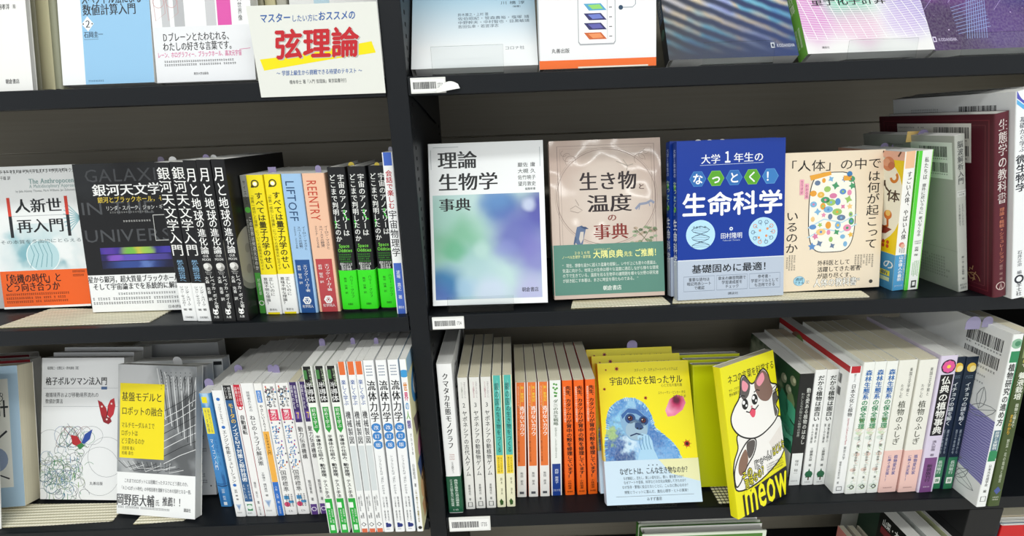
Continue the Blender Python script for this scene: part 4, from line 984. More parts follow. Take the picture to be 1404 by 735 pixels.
def d_engine(b):
    s = b.s; s.disc(.5, .065, .012, '#2f6fc0', 2); s.vt('プログラムを作って', .5, .1, .25, .26, '#43474d'); s.disc(.5, .275, .012, '#2f6fc0', 2); s.vt('エンジン性能', .52, .295, .485, .44, '#2a2d33', bold=.016); s.vt('シミュレーション', .52, .485, .715, .44, '#2a2d33', bold=.016); s.disc(.5, .735, .012, '#2f6fc0', 2)
    s.vt('安田 豊 著', .5, .77, .86, .3, '#3a3d43'); s.poly([(.22, .895), (.78, .895), (.5, .95)], '#b9c9e0', 2); s.poly([(.36, .905), (.64, .905), (.5, .935)], '#7f9cc6', 3); s.marks(.2, .955, .8, .975, 1, '#777777', cols=6)
def d_motor(b):
    s = b.s; s.rect(0, 0, 1, .105, '#1e1f22', 1); s.vt('設計技術', .66, .01, .095, .3, '#f0f0ee'); s.vt('シリーズ', .3, .01, .095, .3, '#f0f0ee'); s.rect(0, .105, 1, .88, '#2d5c8e', 1)
    s.vt('モータの', .52, .125, .275, .5, '#f2c53a', bold=.022); s.vt('ノイズＥＭＩ', .52, .28, .46, .56, '#f0f3f5', bold=.024); s.vt('対策と設計技術', .52, .465, .72, .54, '#f0f3f5', bold=.024); s.vt('ＥＭＣ入門', .3, .74, .86, .26, '#d5dfe8'); s.vt('すぐわかる', .7, .74, .86, .26, '#d5dfe8'); s.rect(.25, .9, .75, .955, '#3e8a5c', 2); s.disc(.5, .925, .018, '#e6f0ea', 3); s.marks(.15, .965, .85, .985, 1, '#444444', cols=6)
def d_red1(b):
    s = b.s; s.rect(0, 0, 1, .155, '#c4243a', 1); s.vt('今から知る', .7, .015, .145, .3, '#f6e6e8'); s.vt('図解でよく', .36, .015, .145, .3, '#f6e6e8'); s.ring(.5, .165, .012, .1, '#c4243a', 2)
    s.vt('自動運転', .52, .215, .36, .6, '#2b2c30', bold=.02); s.vt('樋笠 克士 著', .5, .72, .9, .32, '#55575c'); s.vt('日刊工業', .5, .92, .99, .26, '#55575c')
def d_screw(b):
    s = b.s; s.vt('技術者のための', .5, .055, .2, .3, '#5a5d62'); s.vt('ねじのトラブル解決策', .5, .225, .6, .46, '#33353a', bold=.012); s.vt('工学博士 橋村真治 著', .5, .65, .84, .28, '#55585c'); s.poly([(.22, .87), (.78, .87), (.5, .93)], '#b5c6de', 2); s.poly([(.36, .88), (.64, .88), (.5, .915)], '#8aa5cc', 3); s.marks(.2, .945, .8, .965, 1, '#777777', cols=6)
def d_easy(b):
    s = b.s; s.rect(0, .345, 1, .73, '#efb04a', 1); s.rect(0, .73, 1, 1, '#2f6fc4', 1); s.rect(.18, .05, .8, .135, '#4a86d0', 2); s.vt('改訂版', .5, .055, .13, .36, '#f0f4fa')
    s.vt('やさしい', .5, .15, .255, .44, '#2b2d33', bold=.014); s.vt('ＩＡＴＦ', .5, .255, .345, .44, '#2b2d33', bold=.014); s.vt('１６９４９入門', .5, .36, .52, .46, '#3a2d14', bold=.012); s.vt('小林 久貴 著', .5, .76, .9, .34, '#dfe9f8'); s.vt('日本規格', .5, .92, .985, .26, '#dfe9f8')
SPK = blob_mat('print_speckle', '#f1f0ee', [(.5, .5, .01, '#f1f0ee', .5)])
def d_power(b):
    s = b.s; R = random.Random(8)
    cl = ['#c8455a', '#4a8fc8', '#e07a9a', '#555a66', '#e8a050', '#8a5fb0', '#3f7fb8', '#444850']
    for k in range(64):
        u, v = R.random() * .9 + .05, R.random() * .66 + .02; s.rect(u - .05, v - .006, u + .05, v + .006, R.choice(cl), 2)
    s.vt('図解でわかる', .72, .02, .17, .26, '#2e3038', bold=.01, L=4); s.vt('わかる！', .35, .03, .22, .44, '#2e3038', bold=.02, L=4); s.rect(.12, .185, .88, .265, '#d94a68', 3); s.vt('電力の', .5, .19, .26, .5, '#fbf4f4', bold=.02, L=5)
    s.vt('パワエレ', .38, .30, .44, .5, '#3f82bc', bold=.03, L=4); s.vt('グローバル', .45, .46, .62, .5, '#4a7fb4', bold=.02, L=4); s.rect(.2, .63, .8, .82, '#f1f0ee', 3); s.vt('国際標準', .45, .64, .815, .5, '#33343a', bold=.016, L=4)
    s.rect(.12, .845, .55, .875, '#3f8fc4', 2); s.rect(.45, .885, .9, .905, '#3f8fc4', 2); s.disc(.3, .915, .02, '#d24a72', 2); s.marks(.2, .83, .9, .95, 3, '#2e3038', cols=8, vertical=True, L=4); s.ht('Ｃｈ', .3, .7, .97, .02, '#2e3038', bold=.02)
def d_drive(b):
    s = b.s; s.rect(0, 0, 1, .285, '#3d2c66', 1); s.rect(0, .915, 1, 1, '#5a3c82', 1); s.vt('機械要素の', .66, .02, .18, .26, '#efe9f6'); s.vt('図解でわかる', .3, .02, .19, .26, '#efe9f6'); s.ht('７', .25, .75, .235, .055, '#f2d25a', bold=.03) ; s.rect(.2, .205, .8, .262, '#6b4aa0', 1)
    s.vt('動力伝達機構', .5, .315, .56, .58, '#26262c', bold=.016); s.vt('稲田重男 著', .5, .72, .89, .34, '#33343a', bold=.01); s.ring(.5, .955, .016, .1, '#e8e0f2', 3, n=6)
spine_row(Z_LOW, [((302, 696.6), (319.5, 693.4), (272, 540))], ['leaning blue spine with a yellow panel, beside the robot book'], None, w=0.15, spine='#3f86c4', left='#3f86c4', right='#3f86c4', deco=d_blue)
spine_row(Z_LOW, [((323.4, 709.4), (338, 708), (290, 536))], ['white spine with blue dots and a pale blue triangle, next to the leaning blue one'], None, w=0.15, spine='#f0f0ef', deco=d_engine)
spine_row(Z_LOW, [((338.5, 708), (352.5, 708), (307.5, 529))], ['blue spine with a black head and a yellow title, beside the blue dotted white spine'], None, w=0.15, spine='#eef0f0', deco=d_motor)
spine_row(Z_LOW, [((353, 708), (363.7, 708), (320, 528))], ['thin white spine with a crimson head'], None, w=0.15, spine='#f0efee', right='#b8243a', left='#c4243a', deco=d_red1)
spine_row(Z_LOW, [((363.8, 708), (380, 708), (334, 526))], ['white spine with grey title and small pale triangle, beside the crimson headed one'], None, w=0.15, spine='#efefee', deco=d_screw)
spine_row(Z_LOW, [((380.3, 707.6), (391.3, 706.6), (349, 526))], ['spine in white, orange and blue blocks'], None, w=0.15, spine='#f0efec', deco=d_easy)
spine_row(Z_LOW, [((391.6, 706.6), (408, 705), (358.8, 526)), ((409, 705), (426, 704.6), (377, 526))], ['left one of the two multicoloured spines crowded with pink and blue print', 'right one of the two multicoloured spines crowded with pink and blue print'], 'multicoloured print spines', w=0.15, spine='#f1f0ee', deco=d_power)
spine_row(Z_LOW, [((426.4, 706), (439, 705), (394.5, 525)), ((439.3, 705), (451, 704), (408.5, 523))], ['left one of the two white spines with dark purple heads and a 7', 'purple headed white spine with a 7, touching the green footed books'], 'purple headed spines', w=0.15, spine='#eeedec', page=PAGE_C, deco=d_drive)
def d_semi(b):
    s = b.s; s.rect(.02, 0, .98, .20, '#17181a', 1); s.vt('はじめて学ぶ', .76, .012, .105, .3, '#cfe0c0'); s.rect(.1, .02, .45, .07, '#3f7a40', 2); s.vt('半導体', .5, .085, .195, .72, '#fbfbfa'); s.poly([(.2, .225), (.8, .225), (.8, .35), (.5, .375), (.2, .35)], '#2f9a3f', 2); s.vt('初めて学ぶ', .5, .23, .345, .42, '#eef6ea', bold=.01)
    s.vt('半導体の仕組み、', .5, .385, .555, .52, '#26282b', bold=.02); s.vt('動作原理、', .5, .555, .655, .56, '#26282b', bold=.026); s.vt('テスト手法', .5, .655, .77, .5, '#26282b', bold=.02)
    s.rect(0, .775, 1, 1, '#1fa63a', 1); s.rect(.15, .80, .6, .835, '#e9f6ea', 2); s.vt('浅田邦博 監修', .7, .84, .935, .2, '#e4f4e4'); s.vt('東京大学著', .4, .845, .93, .2, '#e4f4e4'); s.rect(.3, .945, .72, .98, '#d9f0dc', 2)
spine_row(Z_LOW, [((451.4, 732), (464.5, 730.5), (413, 503.5)), ((467, 731), (481, 730), (430, 502)), ((483, 731), (495.6, 730), (446, 502))],
    ['leftmost of the three white spines with black heads and green feet', 'middle of the three white spines with black heads and green feet', 'third green footed spine, touching the orange topped ones'], 'green footed semiconductor books', w=0.185, spine='#eef0ea', deco=d_semi)
def d_draw(b):
    s = b.s; s.rect(0, 0, 1, .07, '#e2703a', 1); s.vt('楽しく学ぶ', .48, .095, .235, .62, '#3f62a8', bold=.016); s.vt('機械製図', .5, .265, .455, .68, '#2d3036', bold=.016)
    s.rect(.06, .465, .94, .735, '#d3d9da', 1); 
    for k in range(6): s.line([(.06, .5 + .042 * k), (.94, .5 + .042 * k)], .012, '#bcc5c8', 2)
    s.vt('小島 隆', .62, .755, .91, .24, '#3c3f45'); s.vt('磯田正至 著', .32, .77, .91, .24, '#3c3f45'); s.ring(.5, .948, .012, .1, '#3c3f45', 2, n=4); s.rect(0, .975, 1, 1, '#d86a48', 2)
spine_row(Z_LOW, [((495.8, 730.2), (506.2, 730), (461.8, 496.5)), ((506.4, 730), (516.3, 730), (474.5, 496)), ((516.6, 730), (526.3, 729.2), (485.6, 496))],
    ['leftmost of the three thin spines with orange tops', 'middle of the three thin spines with orange tops', 'third orange topped spine, beside the blue disc books'], 'orange topped drawing books', w=0.185, spine='#f0f1f0', deco=d_draw)
def d_fluid(b):
    s = b.s
    for r in range(4):
        for c in range(4): s.disc(.28 + .15 * c, .03 + .016 * r, .0035, '#8a96a8', 2, 1, 6)
    s.vt('流体力学', .52, .105, .335, .82, '#232529', serif=True)
    for i, c in enumerate('改訂版'): s.disc(.52, .365 + .05 * i, .024, '#3a82c8', 2); s.ht(c, .26, .78, .365 + .05 * i, .026, '#f8fafc', L=4)
    s.vt('シンプルにすれば「流れ」がわかる', .5, .525, .76, .28, '#5a5e66'); s.vt('築地徹浩・青木克巳', .68, .775, .93, .18, '#3a3d43'); s.vt('川上幸男・君島真仁', .36, .775, .93, .18, '#3a3d43')
    s.poly([(.3, .94), (.55, .94), (.55, .97), (.3, .97)], '#27357a', 2); s.disc(.64, .957, .012, '#27357a', 2); s.marks(.3, .976, .75, .986, 1, '#27357a', cols=5)
spine_row(Z_LOW, [((526.5, 730), (540.6, 729), (497, 495)), ((542, 730), (555.4, 728.5), (514, 494)), ((556.6, 729), (570.4, 728.5), (530.5, 493.4))],
    ['leftmost of the three white spines with three blue discs', 'middle of the three white spines with three blue discs', 'third blue disc spine, next to the colourful cover by the upright'], 'blue disc fluid books', w=0.185, spine='#f1f2f2', deco=d_fluid)
def d_last(b):
    s = b.s; s.disc(.5, .075, .02, '#3f9ad4', 2, 1.3)
    for i, (c, k) in enumerate((('世', '#e08a2a'), ('界', '#d24a7a'), ('の', '#4a9ad0'), ('人', '#6aae3a'), ('類', '#6a5a9c'))): s.ht(c, .22, .8, .145 + .052 * i, .05, k, bold=.03)
    s.vt('がわかる本', .62, .40, .53, .24, '#3a3c40'); s.vt('臼田昭司 著', .5, .58, .72, .34, '#33353a', bold=.01); s.vt('これ一冊でらくらく理解できる', .5, .735, .94, .3, '#8a7a1a', bold=.03); s.disc(.55, .975, .01, '#333333', 2)
    f = b.r; f.rect(0, 0, 1, 1, '#f2eebf', 1); f.rect(0, 0, .3, .08, '#aed4ee', 2); f.disc(.22, .2, .1, '#4a90c8', 3); f.disc(.22, .2, .06, '#e6f0f8', 4); f.poly([(.05, .34), (.2, .36), (.3, .44), (.1, .46)], '#7a6a6a', 3); f.disc(.2, .55, .07, '#d88ab0', 3); f.poly([(.04, .6), (.3, .58), (.34, .7), (.1, .72)], '#4d5f90', 3); f.disc(.2, .78, .09, '#efc08a', 3); f.disc(.14, .74, .012, '#222222', 4); f.poly([(.06, .86), (.3, .84), (.3, .95), (.1, .97)], '#d9a878', 3); f.disc(.25, .93, .03, '#4a6ab0', 4)
spine_row(Z_LOW, [((572, 729), (581, 728.5), (546.8, 493))], ['white spine with coloured title letters and a picture cover, beside the black upright'], None, w=0.185, spine='#f1f2f2', left='#aed4ee', right='#f2eebf', deco=d_last)

# ================================================================ LOWER SHELF, RIGHT BAY
def d_eagle(b):
    s = b.s; s.vt('クマタカ生態モノグラフ', .52, .055, .545, .42, '#1f2022', serif=True); s.ht('The Breeding', .36, .72, .585, .012, '#b0605a'); s.ht('of Mountain', .36, .72, .6, .012, '#b0605a'); s.ht('Hawk-Eagles', .36, .72, .615, .012, '#b0605a'); s.vt('クマタカ生態研究グループ', .52, .635, .715, .18, '#4a4b4e')
    f = b.r; f.rect(.0, .0, 1, 1, '#eceded', 1); f.vt('クマタカ', .2, .06, .45, .22, '#3a3d40', serif=True); f.poly([(.35, .1), (.9, .02), (.95, .45), (.5, .6)], '#6e7072', 2); f.poly([(.4, .15), (.7, .08), (.75, .3)], '#2c2e30', 3)
def bd_eagle(b):
    s = b.s; s.vt('森林生態系の頂点捕食者', .66, .755, .95, .26, '#dfeee2', bold=.01); s.vt('クマタカの類を見ない研究成果', .32, .755, .95, .22, '#dfeee2', bold=.01); s.ht('文一総合', .3, .7, .975, .014, '#dfeee2')
spine_row(Z_LOW, [((615.9, 704.7), (636.3, 702), (597.7, 499.7))], ['thick white spine with a dark green band, first in the lower right bay'], None, w=0.185, spine='#f0f0ef', right='#eceded', deco=d_eagle, band=(.735, .995, '#17563a', '#17563a', '#17563a'), bdeco=bd_eagle)
def d_yapo(num, t, pink):
    def d(b):
        s = b.s; s.vt('ヤポネシア人のゲノム', .68, .03, .145, .2, '#8a7f86'); s.vt('シリーズ起源をさぐる', .4, .03, .145, .2, '#b0707e' if pink else '#8a8f86'); s.ht(num, .36, .66, .195, .045, '#5c5f5e')
        s.vt('ヤポネシアの' + t + 'ゲノム', .52, .235, .735, .52, '#3a3d3d', bold=.008, serif=True); s.vt('斎藤成也 著', .52, .80, .93, .26, '#46494a'); s.frame(.3, .945, .72, .98, .08, '#3a3d3d', 2)
    return d
spine_row(Z_LOW, [((639, 698.9), (652.4, 697.6), (626.6, 518.4))], ['pale grey spine numbered 2, between the green banded spine and two spines numbered 3'], None, w=0.148, spine='#e4e3de', page=PAGE_C, deco=d_yapo('2', '古代人', False))
spine_row(Z_LOW, [((653, 697.6), (667, 696.4), (642.7, 518.2)), ((667.4, 697.2), (680.6, 695.8), (658.4, 517))], ['left one of the two pale grey spines numbered 3', 'right one of the two pale grey spines numbered 3, touching the turquoise ones'], 'pale grey genome books', w=0.148, spine='#e4e3de', page=PAGE_C, deco=d_yapo('3', '動植物', True))
def d_mirror(b):
    s = b.s; s.rect(0, 0, 1, .585, '#54b8ac', 1); s.rect(0, .585, 1, .73, '#f0d23a', 1); s.rect(0, .73, 1, 1, '#ece9c8', 1)
    s.vt('鏡の国', .46, .05, .215, .5, '#1e5a58', bold=.012); s.vt('の生き物をつくる', .52, .215, .565, .5, '#14403e', bold=.012); s.poly([(.5, .03), (.8, .1), (.7, .16), (.9, .22), (.62, .24)], '#8fd4ca', 2)
    s.vt('キラル分子が', .66, .6, .72, .2, '#4a4210'); s.vt('明かす生命の謎', .36, .6, .72, .2, '#4a4210'); s.vt('鈴木 淳夫', .6, .76, .9, .24, '#46482e'); s.poly([(.3, .95), (.5, .93), (.75, .955), (.7, .98), (.4, .985)], '#3a5a2a', 2)
spine_row(Z_LOW, [((682, 696.4), (694, 694.6), (674.2, 515)), ((695.2, 695.6), (707.8, 694), (688.8, 514.8))], ['left one of the two turquoise and yellow spines', 'right one of the two turquoise and yellow spines, beside the orange ones'], 'turquoise and yellow books', w=0.13, spine='#ece9c8', page=PAGE_C, deco=d_mirror)
def d_cormorant(b):
    s = b.s; s.rect(0, 0, 1, .715, '#e87838', 1); s.vt('生きものをめぐる４つの「なぜ」', .3, .03, .22, .2, '#f6d9b8'); s.vt('新・動物記', .68, .03, .16, .28, '#f4e24a'); s.line([(.48, .02), (.48, .2)], .03, '#f4c94a', 2)
    s.vt('逃げないカワウ', .62, .195, .45, .48, '#fdf6ee', bold=.024); s.vt('魚と人と水辺をめぐる行動生態学の冒険', .26, .19, .68, .18, '#7a3010'); s.vt('熊田 那央', .52, .77, .89, .3, '#4a4c50'); s.poly([(.28, .95), (.72, .95), (.72, .972), (.28, .972)], '#55575c', 2)
spine_row(Z_LOW, [((709, 682.3), (722.8, 681.4), (706.2, 524.6)), ((724.9, 682), (739, 680.6), (721.7, 524.6)), ((740.7, 681.2), (754.8, 680), (737.4, 524.4))],
    ['leftmost of the three orange spines with white feet', 'middle of the three orange spines with white feet', 'third white footed orange spine, beside the blue footed white one'], 'white footed orange books', w=0.13, spine='#eceae6', page=PAGE_C, left='#e87838', right='#e87838', deco=d_cormorant)
def d_mite(b):
    s = b.s; s.rect(0, .71, 1, 1, '#1f3f8c', 1)
    for k, (u, v) in enumerate(((.4, .03), (.6, .035), (.35, .06), (.65, .065), (.5, .075), (.45, .1), (.6, .105))): s.disc(u, v, .008, '#5aa04a', 2)
    s.rect(.4, .12, .64, .135, '#4a8a3e', 2); s.vt('ダニの共生戦略', .52, .155, .375, .46, '#4a5f48', bold=.014); s.vt('利他を企み、したたかに共生するもの', .5, .39, .66, .22, '#7a8478'); s.vt('西野 恵美子', .52, .755, .89, .36, '#dfe6f4', bold=.01); s.ht('コロナ社', .14, .86, .95, .022, '#dfe6f4')
spine_row(Z_LOW, [((756.2, 680), (771.4, 679), (753.2, 522))], ['white spine with a dark blue foot and green specks'], None, w=0.13, spine='#eef0ec', page=PAGE_C, deco=d_mite)
def d_snail(b):
    s = b.s; s.vt('先生、カタツムリが', .58, .045, .36, .58, '#1b1410', bold=.034); s.vt('背中の殻を修理', .58, .36, .64, .58, '#1b1410', bold=.034); s.vt('しています！', .58, .64, .845, .58, '#1b1410', bold=.034); s.vt('鳥取環境大学の森の人間動物行動学', .2, .05, .35, .22, '#fbe2cc', bold=.012); s.vt('小林朋道', .5, .86, .945, .38, '#1b1410', bold=.012); s.ht('築地書館', .2, .8, .967, .016, '#2a1a10')
spine_row(Z_LOW, [((775.5, 679.8), (790, 678.2), (770.7, 522)), ((791.8, 679), (804.6, 678), (786.4, 522)), ((806.8, 678), (819, 677), (802.3, 520.5))],
    ['leftmost of the three deep orange spines with bold black titles', 'middle of the three deep orange spines with bold black titles', 'third bold titled deep orange spine, beside the yellow blue-monkey book'], 'deep orange snail books', w=0.13, spine='#f2671c', page=PAGE_C, deco=d_snail)

FUR = blob_mat('cover_art_fur', '#4f93d2', [(.25, .45, .2, '#8ed0ee', .9), (.42, .40, .2, '#3a78c0', .8), (.15, .6, .25, '#2a4f94', .8), (.5, .75, .35, '#a9d6f2', .9), (.62, .72, .3, '#5a9ad8', .7), (.3, .58, .14, '#d4ecf8', .8), (.2, .72, .2, '#20407a', .8), (.55, .55, .18, '#2c64ac', .7), (.35, .3, .12, '#9fd4ee', .7), (.08, .52, .12, '#a8c860', .8)], .35, 14, 1.45, 0.34, 0.12)
YEL = blob_mat('cover_art_yellow', '#f2e312', [(.12, .6, .3, '#e8d83a', .9), (.1, .66, .2, '#c8b84a', .9), (.16, .72, .16, '#d84a8a', .95), (.03, .78, .25, '#5a2030', .95), (.04, .68, .12, '#e0d080', .8), (.9, .4, .35, '#f0e41e', .6)], .2, 5, 1.45)
PINK = blob_mat('cover_art_pink', '#ee7fa8', [(.76, .34, .1, '#f6b0c8', .8), (.83, .30, .12, '#c01a5c', .95), (.83, .29, .06, '#5a0a30', .95)], .1, 6, 1.45)
def d_ape(b):
    f = b.r
    f.rect(0, 0, 1, .70, YEL, 1)
    f.ht('スティーブ・スチュアート＝ウィリアムズ', .4, .88, .06, .026, '#5c5620', slope=.0); f.ht('宇宙の広さを知ったサル', .12, .92, .135, .066, '#2a280f', bold=.004, serif=True); f.ht('心と文化の進化論', .68, .91, .178, .026, '#4a4618')
    f.ht('スティーヴン・ピンカー 序文', .64, .94, .232, .024, '#4a4618'); f.ht('内藤 怜子 訳', .8, .94, .262, .024, '#4a4618')
    body = [(.02, .70), (.02, .58), (.05, .48), (.06, .40), (.10, .33), (.18, .285), (.28, .26), (.38, .265), (.47, .30), (.53, .36), (.56, .43), (.58, .48), (.66, .53), (.74, .58), (.80, .64), (.83, .70)]
    f.poly(body[:2] + [p for p in smooth(body)[10:70]] + body[-2:], FUR, 2)
    R = random.Random(13)
    for k in range(110):   # strands of fur around the outline
        i = R.randrange(len(body) - 1); t = R.random(); u = body[i][0] + (body[i + 1][0] - body[i][0]) * t; v = body[i][1] + (body[i + 1][1] - body[i][1]) * t
        dx, dy = u - .35, v - .55; l = math.hypot(dx, dy); f.line([(u - dx / l * .03, v - dy / l * .02), (u + dx / l * .008, v + dy / l * .006)], .006, R.choice(['#6fb0e0', '#9fd4ee', '#3f7fc4', '#c8e6f4']), 3)
    f.poly(smooth([(.22, .38), (.30, .335), (.40, .345), (.48, .40), (.50, .47), (.47, .535), (.40, .565), (.30, .555), (.24, .50), (.21, .44)]), '#86aed0', 4)   # face
    f.poly(smooth([(.27, .455), (.36, .42), (.47, .455), (.48, .52), (.41, .56), (.31, .55), (.26, .51)]), '#9cb8cc', 5)
    f.disc(.315, .408, .036, '#2a4a80', 5, 1.1); f.disc(.455, .428, .034, '#2a4a80', 5, 1.05); f.poly([(.36, .41), (.41, .42), (.43, .47), (.36, .47)], '#5a82ac', 5); f.poly([(.22, .38), (.30, .335), (.40, .345), (.48, .40), (.46, .41), (.38, .375), (.29, .365), (.23, .41)], '#3a66a4', 5)
    for u, v in ((.315, .405), (.455, .425)):
        f.disc(u, v, .021, '#101c3c', 6, 1.0); f.disc(u, v, .014, '#6a2a30', 7); f.disc(u, v, .008, '#0c0a10', 8); f.disc(u - .012, v - .006, .004, '#f4f0e8', 9)
    f.poly(smooth([(.37, .44), (.42, .445), (.45, .475), (.41, .49), (.36, .475)]), '#34507c', 6); f.disc(.385, .478, .006, '#101828', 7); f.disc(.42, .482, .006, '#101828', 7)
    f.line([(.30, .53), (.37, .515), (.44, .53)], .014, '#22365c', 6)
    f.poly([(.36, .70), (.40, .62), (.44, .55), (.40, .545), (.38, .56), (.375, .535), (.43, .515), (.50, .53), (.53, .57), (.54, .63), (.58, .70)], '#a9d0ea', 6)   # hand at the chin
    for k in range(4): f.line([(.40 + .032 * k, .545 - .006 * k), (.395 + .034 * k, .585), (.41 + .034 * k, .63)], .008, '#6a98bc', 7)
    f.poly([(.70, .36), (.76, .28), (.84, .25), (.91, .265), (.93, .31), (.89, .36), (.80, .40), (.72, .405)], PINK, 2)
    for u, v, r in ((.21, .045, .012), (.50, .265, .01), (.90, .60, .022), (.06, .19, .008), (.09, .05, .005)):
        f.disc(u, v, r, '#c8401a', 2); f.disc(u, v, r * .55, '#3a0c10', 3)
        for k in range(7): a = k * .9; f.line([(u, v), (u + r * 2.2 * math.cos(a), v + r * 1.5 * math.sin(a))], .005, '#a85a1a', 2)
def bd_ape(b):
    f = b.r
    f.poly([(.58, .70), (1, .70), (1, .86), (.7, .80)], '#e4e2b0', 1); f.ht('なぜヒトは、こんな生き物なのか？', .155, .90, .775, .05, '#2f363c', serif=True)
    for k in range(3): f.disc(.47 + .044 * k, .738, .004, '#2f363c', 3)
    for i, (s, a, e) in enumerate((('なぜ嫉妬し、恋をし、美しい音を出し、歌い、歌を歌うのか？', .19, .84), ('なぜアートや音楽、科学などの文化は発展してきたのか？', .19, .86), ('なぜ生存・繁殖に役立たないことに、こんなに熱心なのか？', .17, .88), ('博覧とウィットに富んだ、進化心理学・ヒトの真実！', .19, .88))): f.ht(s, a, e, (.822, .851, .882, .917)[i], .024, '#4a5258')
    f.line([(.10, .945), (.92, .945)], .003, '#6a7278', 2); f.ht('みすず書房', .42, .58, .967, .026, '#3c444a')
ape = faceout('r', Z_LOW, (832.4, 693.6), (961, 684), (814.5, 499), R_(27), 0.020, 'yellow book with a blue monkey and pale band, front copy on a clear stand', 'yellow monkey books', yaw=R_(.4), lift=.002, spine='#f0e214', right='#f2e312', left='#f0e214', page=PAGE_W, deco=d_ape,
        band=(.70, 1.0, '#c4dbec', '#c4dbec', '#c9ddec'), bdeco=bd_ape)
stack_behind(ape, 'r', 0.0215, 2, ['yellow monkey book directly behind the front copy, a white page edge showing', 'yellow monkey book at the back of its stack, its top edge showing'], 'yellow monkey books', dx=-.0045)
book_stand(Z_LOW, (847, 684), (929, 680.7), 0.0035, 'clear acrylic lip in front of the yellow book with the blue monkey')

YG = '#ccd40c'
yg = faceout('r', Z_LOW, (954, 668.3), (1052, 664.5), (938, 489.7), R_(15), 0.016, 'plain yellow green book, front one of three behind the calico cat book', 'plain yellow green books', yaw=R_(-.5), h=.191, wdt=.100, spine=YG, right=YG, left=YG, page=PAGE_W,
        deco=lambda b: b.r.rect(0, 0, 1, .012, '#d8de3a', 1))
stack_behind(yg, 'r', 0.016, 2, ['plain yellow green book, middle one of the three, its top edge a step higher', 'plain yellow green book, rearmost of the three, near the back panel'], 'plain yellow green books', dx=-.006)

def d_cat(b):
    f = b.r; K = '#1c1a17'
    f.ht('ネコの言葉を科学する', .10, .985, .095, .062, '#23220f', bold=.006, shear=.0); f.ht('サラ・ブラウン 著', .1, .36, .165, .024, '#3a390f'); f.ht('野水瑞希子 訳', .1, .33, .192, .024, '#3a390f')
    def blob(pts, col, L): pts = smooth(pts); f.poly(pts, col, L); f.line(pts, .02, K, L + 1, closed=True)
    # a sitting calico cat, head large in the frame
    blob([(.18, .46), (.14, .55), (.05, .62), (.01, .71), (.06, .82), (.5, .82), (.99, .70), (.99, .46), (.6, .5)], '#f4f1ec', 2)
    blob([(.14, .60), (.30, .535), (.43, .525), (.48, .56), (.41, .63), (.26, .69), (.12, .77), (.03, .785), (.03, .69)], '#f4f1ec', 4)
    f.poly(smooth([(.30, .545), (.42, .535), (.46, .56), (.40, .62), (.31, .64)]), '#5a5450', 6); f.poly(smooth([(.14, .63), (.27, .575), (.29, .66), (.16, .73), (.10, .70)]), '#8a6a58', 6)
    f.poly([(.72, .60), (.98, .52), (.98, .64), (.80, .70)], '#e9e2db', 3)
    head = [(.26, .235), (.30, .18), (.33, .115), (.40, .10), (.50, .165), (.58, .165), (.66, .125), (.76, .10), (.84, .14), (.88, .21), (.99, .24), (.94, .29), (.99, .33), (.93, .37), (.97, .42), (.86, .48), (.62, .525), (.42, .525), (.22, .48), (.10, .41), (.08, .34), (.16, .28)]
    blob(head, '#f7f4ef', 6)
    f.poly(smooth([(.29, .21), (.315, .17), (.34, .12), (.40, .108), (.485, .168), (.44, .235), (.34, .255)]), '#5f5955', 8); f.poly(smooth([(.335, .185), (.36, .128), (.45, .17), (.40, .205)]), '#ef9aa8', 9)
    f.poly(smooth([(.57, .172), (.66, .132), (.75, .108), (.83, .145), (.87, .21), (.90, .27), (.80, .32), (.66, .30), (.58, .235)]), '#84665a', 8); f.poly(smooth([(.61, .17), (.735, .122), (.765, .17), (.66, .205)]), '#ef9aa8', 9)
    f.poly(smooth([(.88, .30), (.965, .28), (.975, .33), (.915, .37), (.95, .42), (.89, .44)]), '#5a5450', 8)
    for k in range(3): f.line([(.90, .255 + .02 * k), (1.0, .235 + .022 * k)], .010, K, 10)
    for u, v in ((.355, .285), (.54, .278)):
        f.disc(u, v, .036, K, 10, .8); f.disc(u - .02, v - .013, .013, '#fbfaf6', 11); f.disc(u + .02, v + .012, .008, '#fbfaf6', 11)
    for u in (.32, .60): f.line([(u - .06, .232), (u, .222), (u + .05, .234)], .014, K, 10)
    f.line([(.36, .335), (.42, .35), (.47, .328), (.53, .345), (.60, .325)], .016, K, 10); f.poly(smooth([(.42, .35), (.475, .33), (.53, .345), (.51, .385), (.46, .388)]), '#e8506a', 10); f.disc(.47, .318, .008, '#d88a94', 11)
    # title at the foot: outlined letters
    f.ht('その', .14, .35, .745, .075, K, bold=.10, L=12, slope=-.23); f.ht('その', .14, .35, .745, .075, '#f6ee3a', bold=.0, L=13, slope=-.23)
    f.ht('「にゃ～ん」', .36, .78, .715, .075, K, bold=.10, L=12, slope=-.23); f.ht('「にゃ～ん」', .36, .78, .715, .075, '#fbfaf4', bold=.0, L=13, slope=-.23)
    f.ht('はどんな', .76, 1.0, .672, .07, K, bold=.10, L=12, slope=-.23); f.ht('はどんな', .76, 1.0, .672, .07, '#f6ee3a', bold=.0, L=13, slope=-.23)
    f.ht('意味なの？', .18, .60, .80, .072, K, bold=.10, L=12, slope=-.23); f.ht('意味なの？', .18, .60, .80, .072, '#f6ee3a', bold=.0, L=13, slope=-.23)
    f.marks(.62, .735, .97, .80, 4, '#2a2918', cols=18, L=10)
    f.poly([(.12, 1.0), (.12, .86), (1.0, .81), (1.0, 1.0)], K, 9); f.ht('meow', .14, 1.0, .868, .34, '#f2ea14', bold=.02, L=12)
    f.vt('山と溪谷', .3, .92, .99, .05, K, L=14)
    s = b.s; s.rect(0, 0, 1, 1, '#eae218', 1)
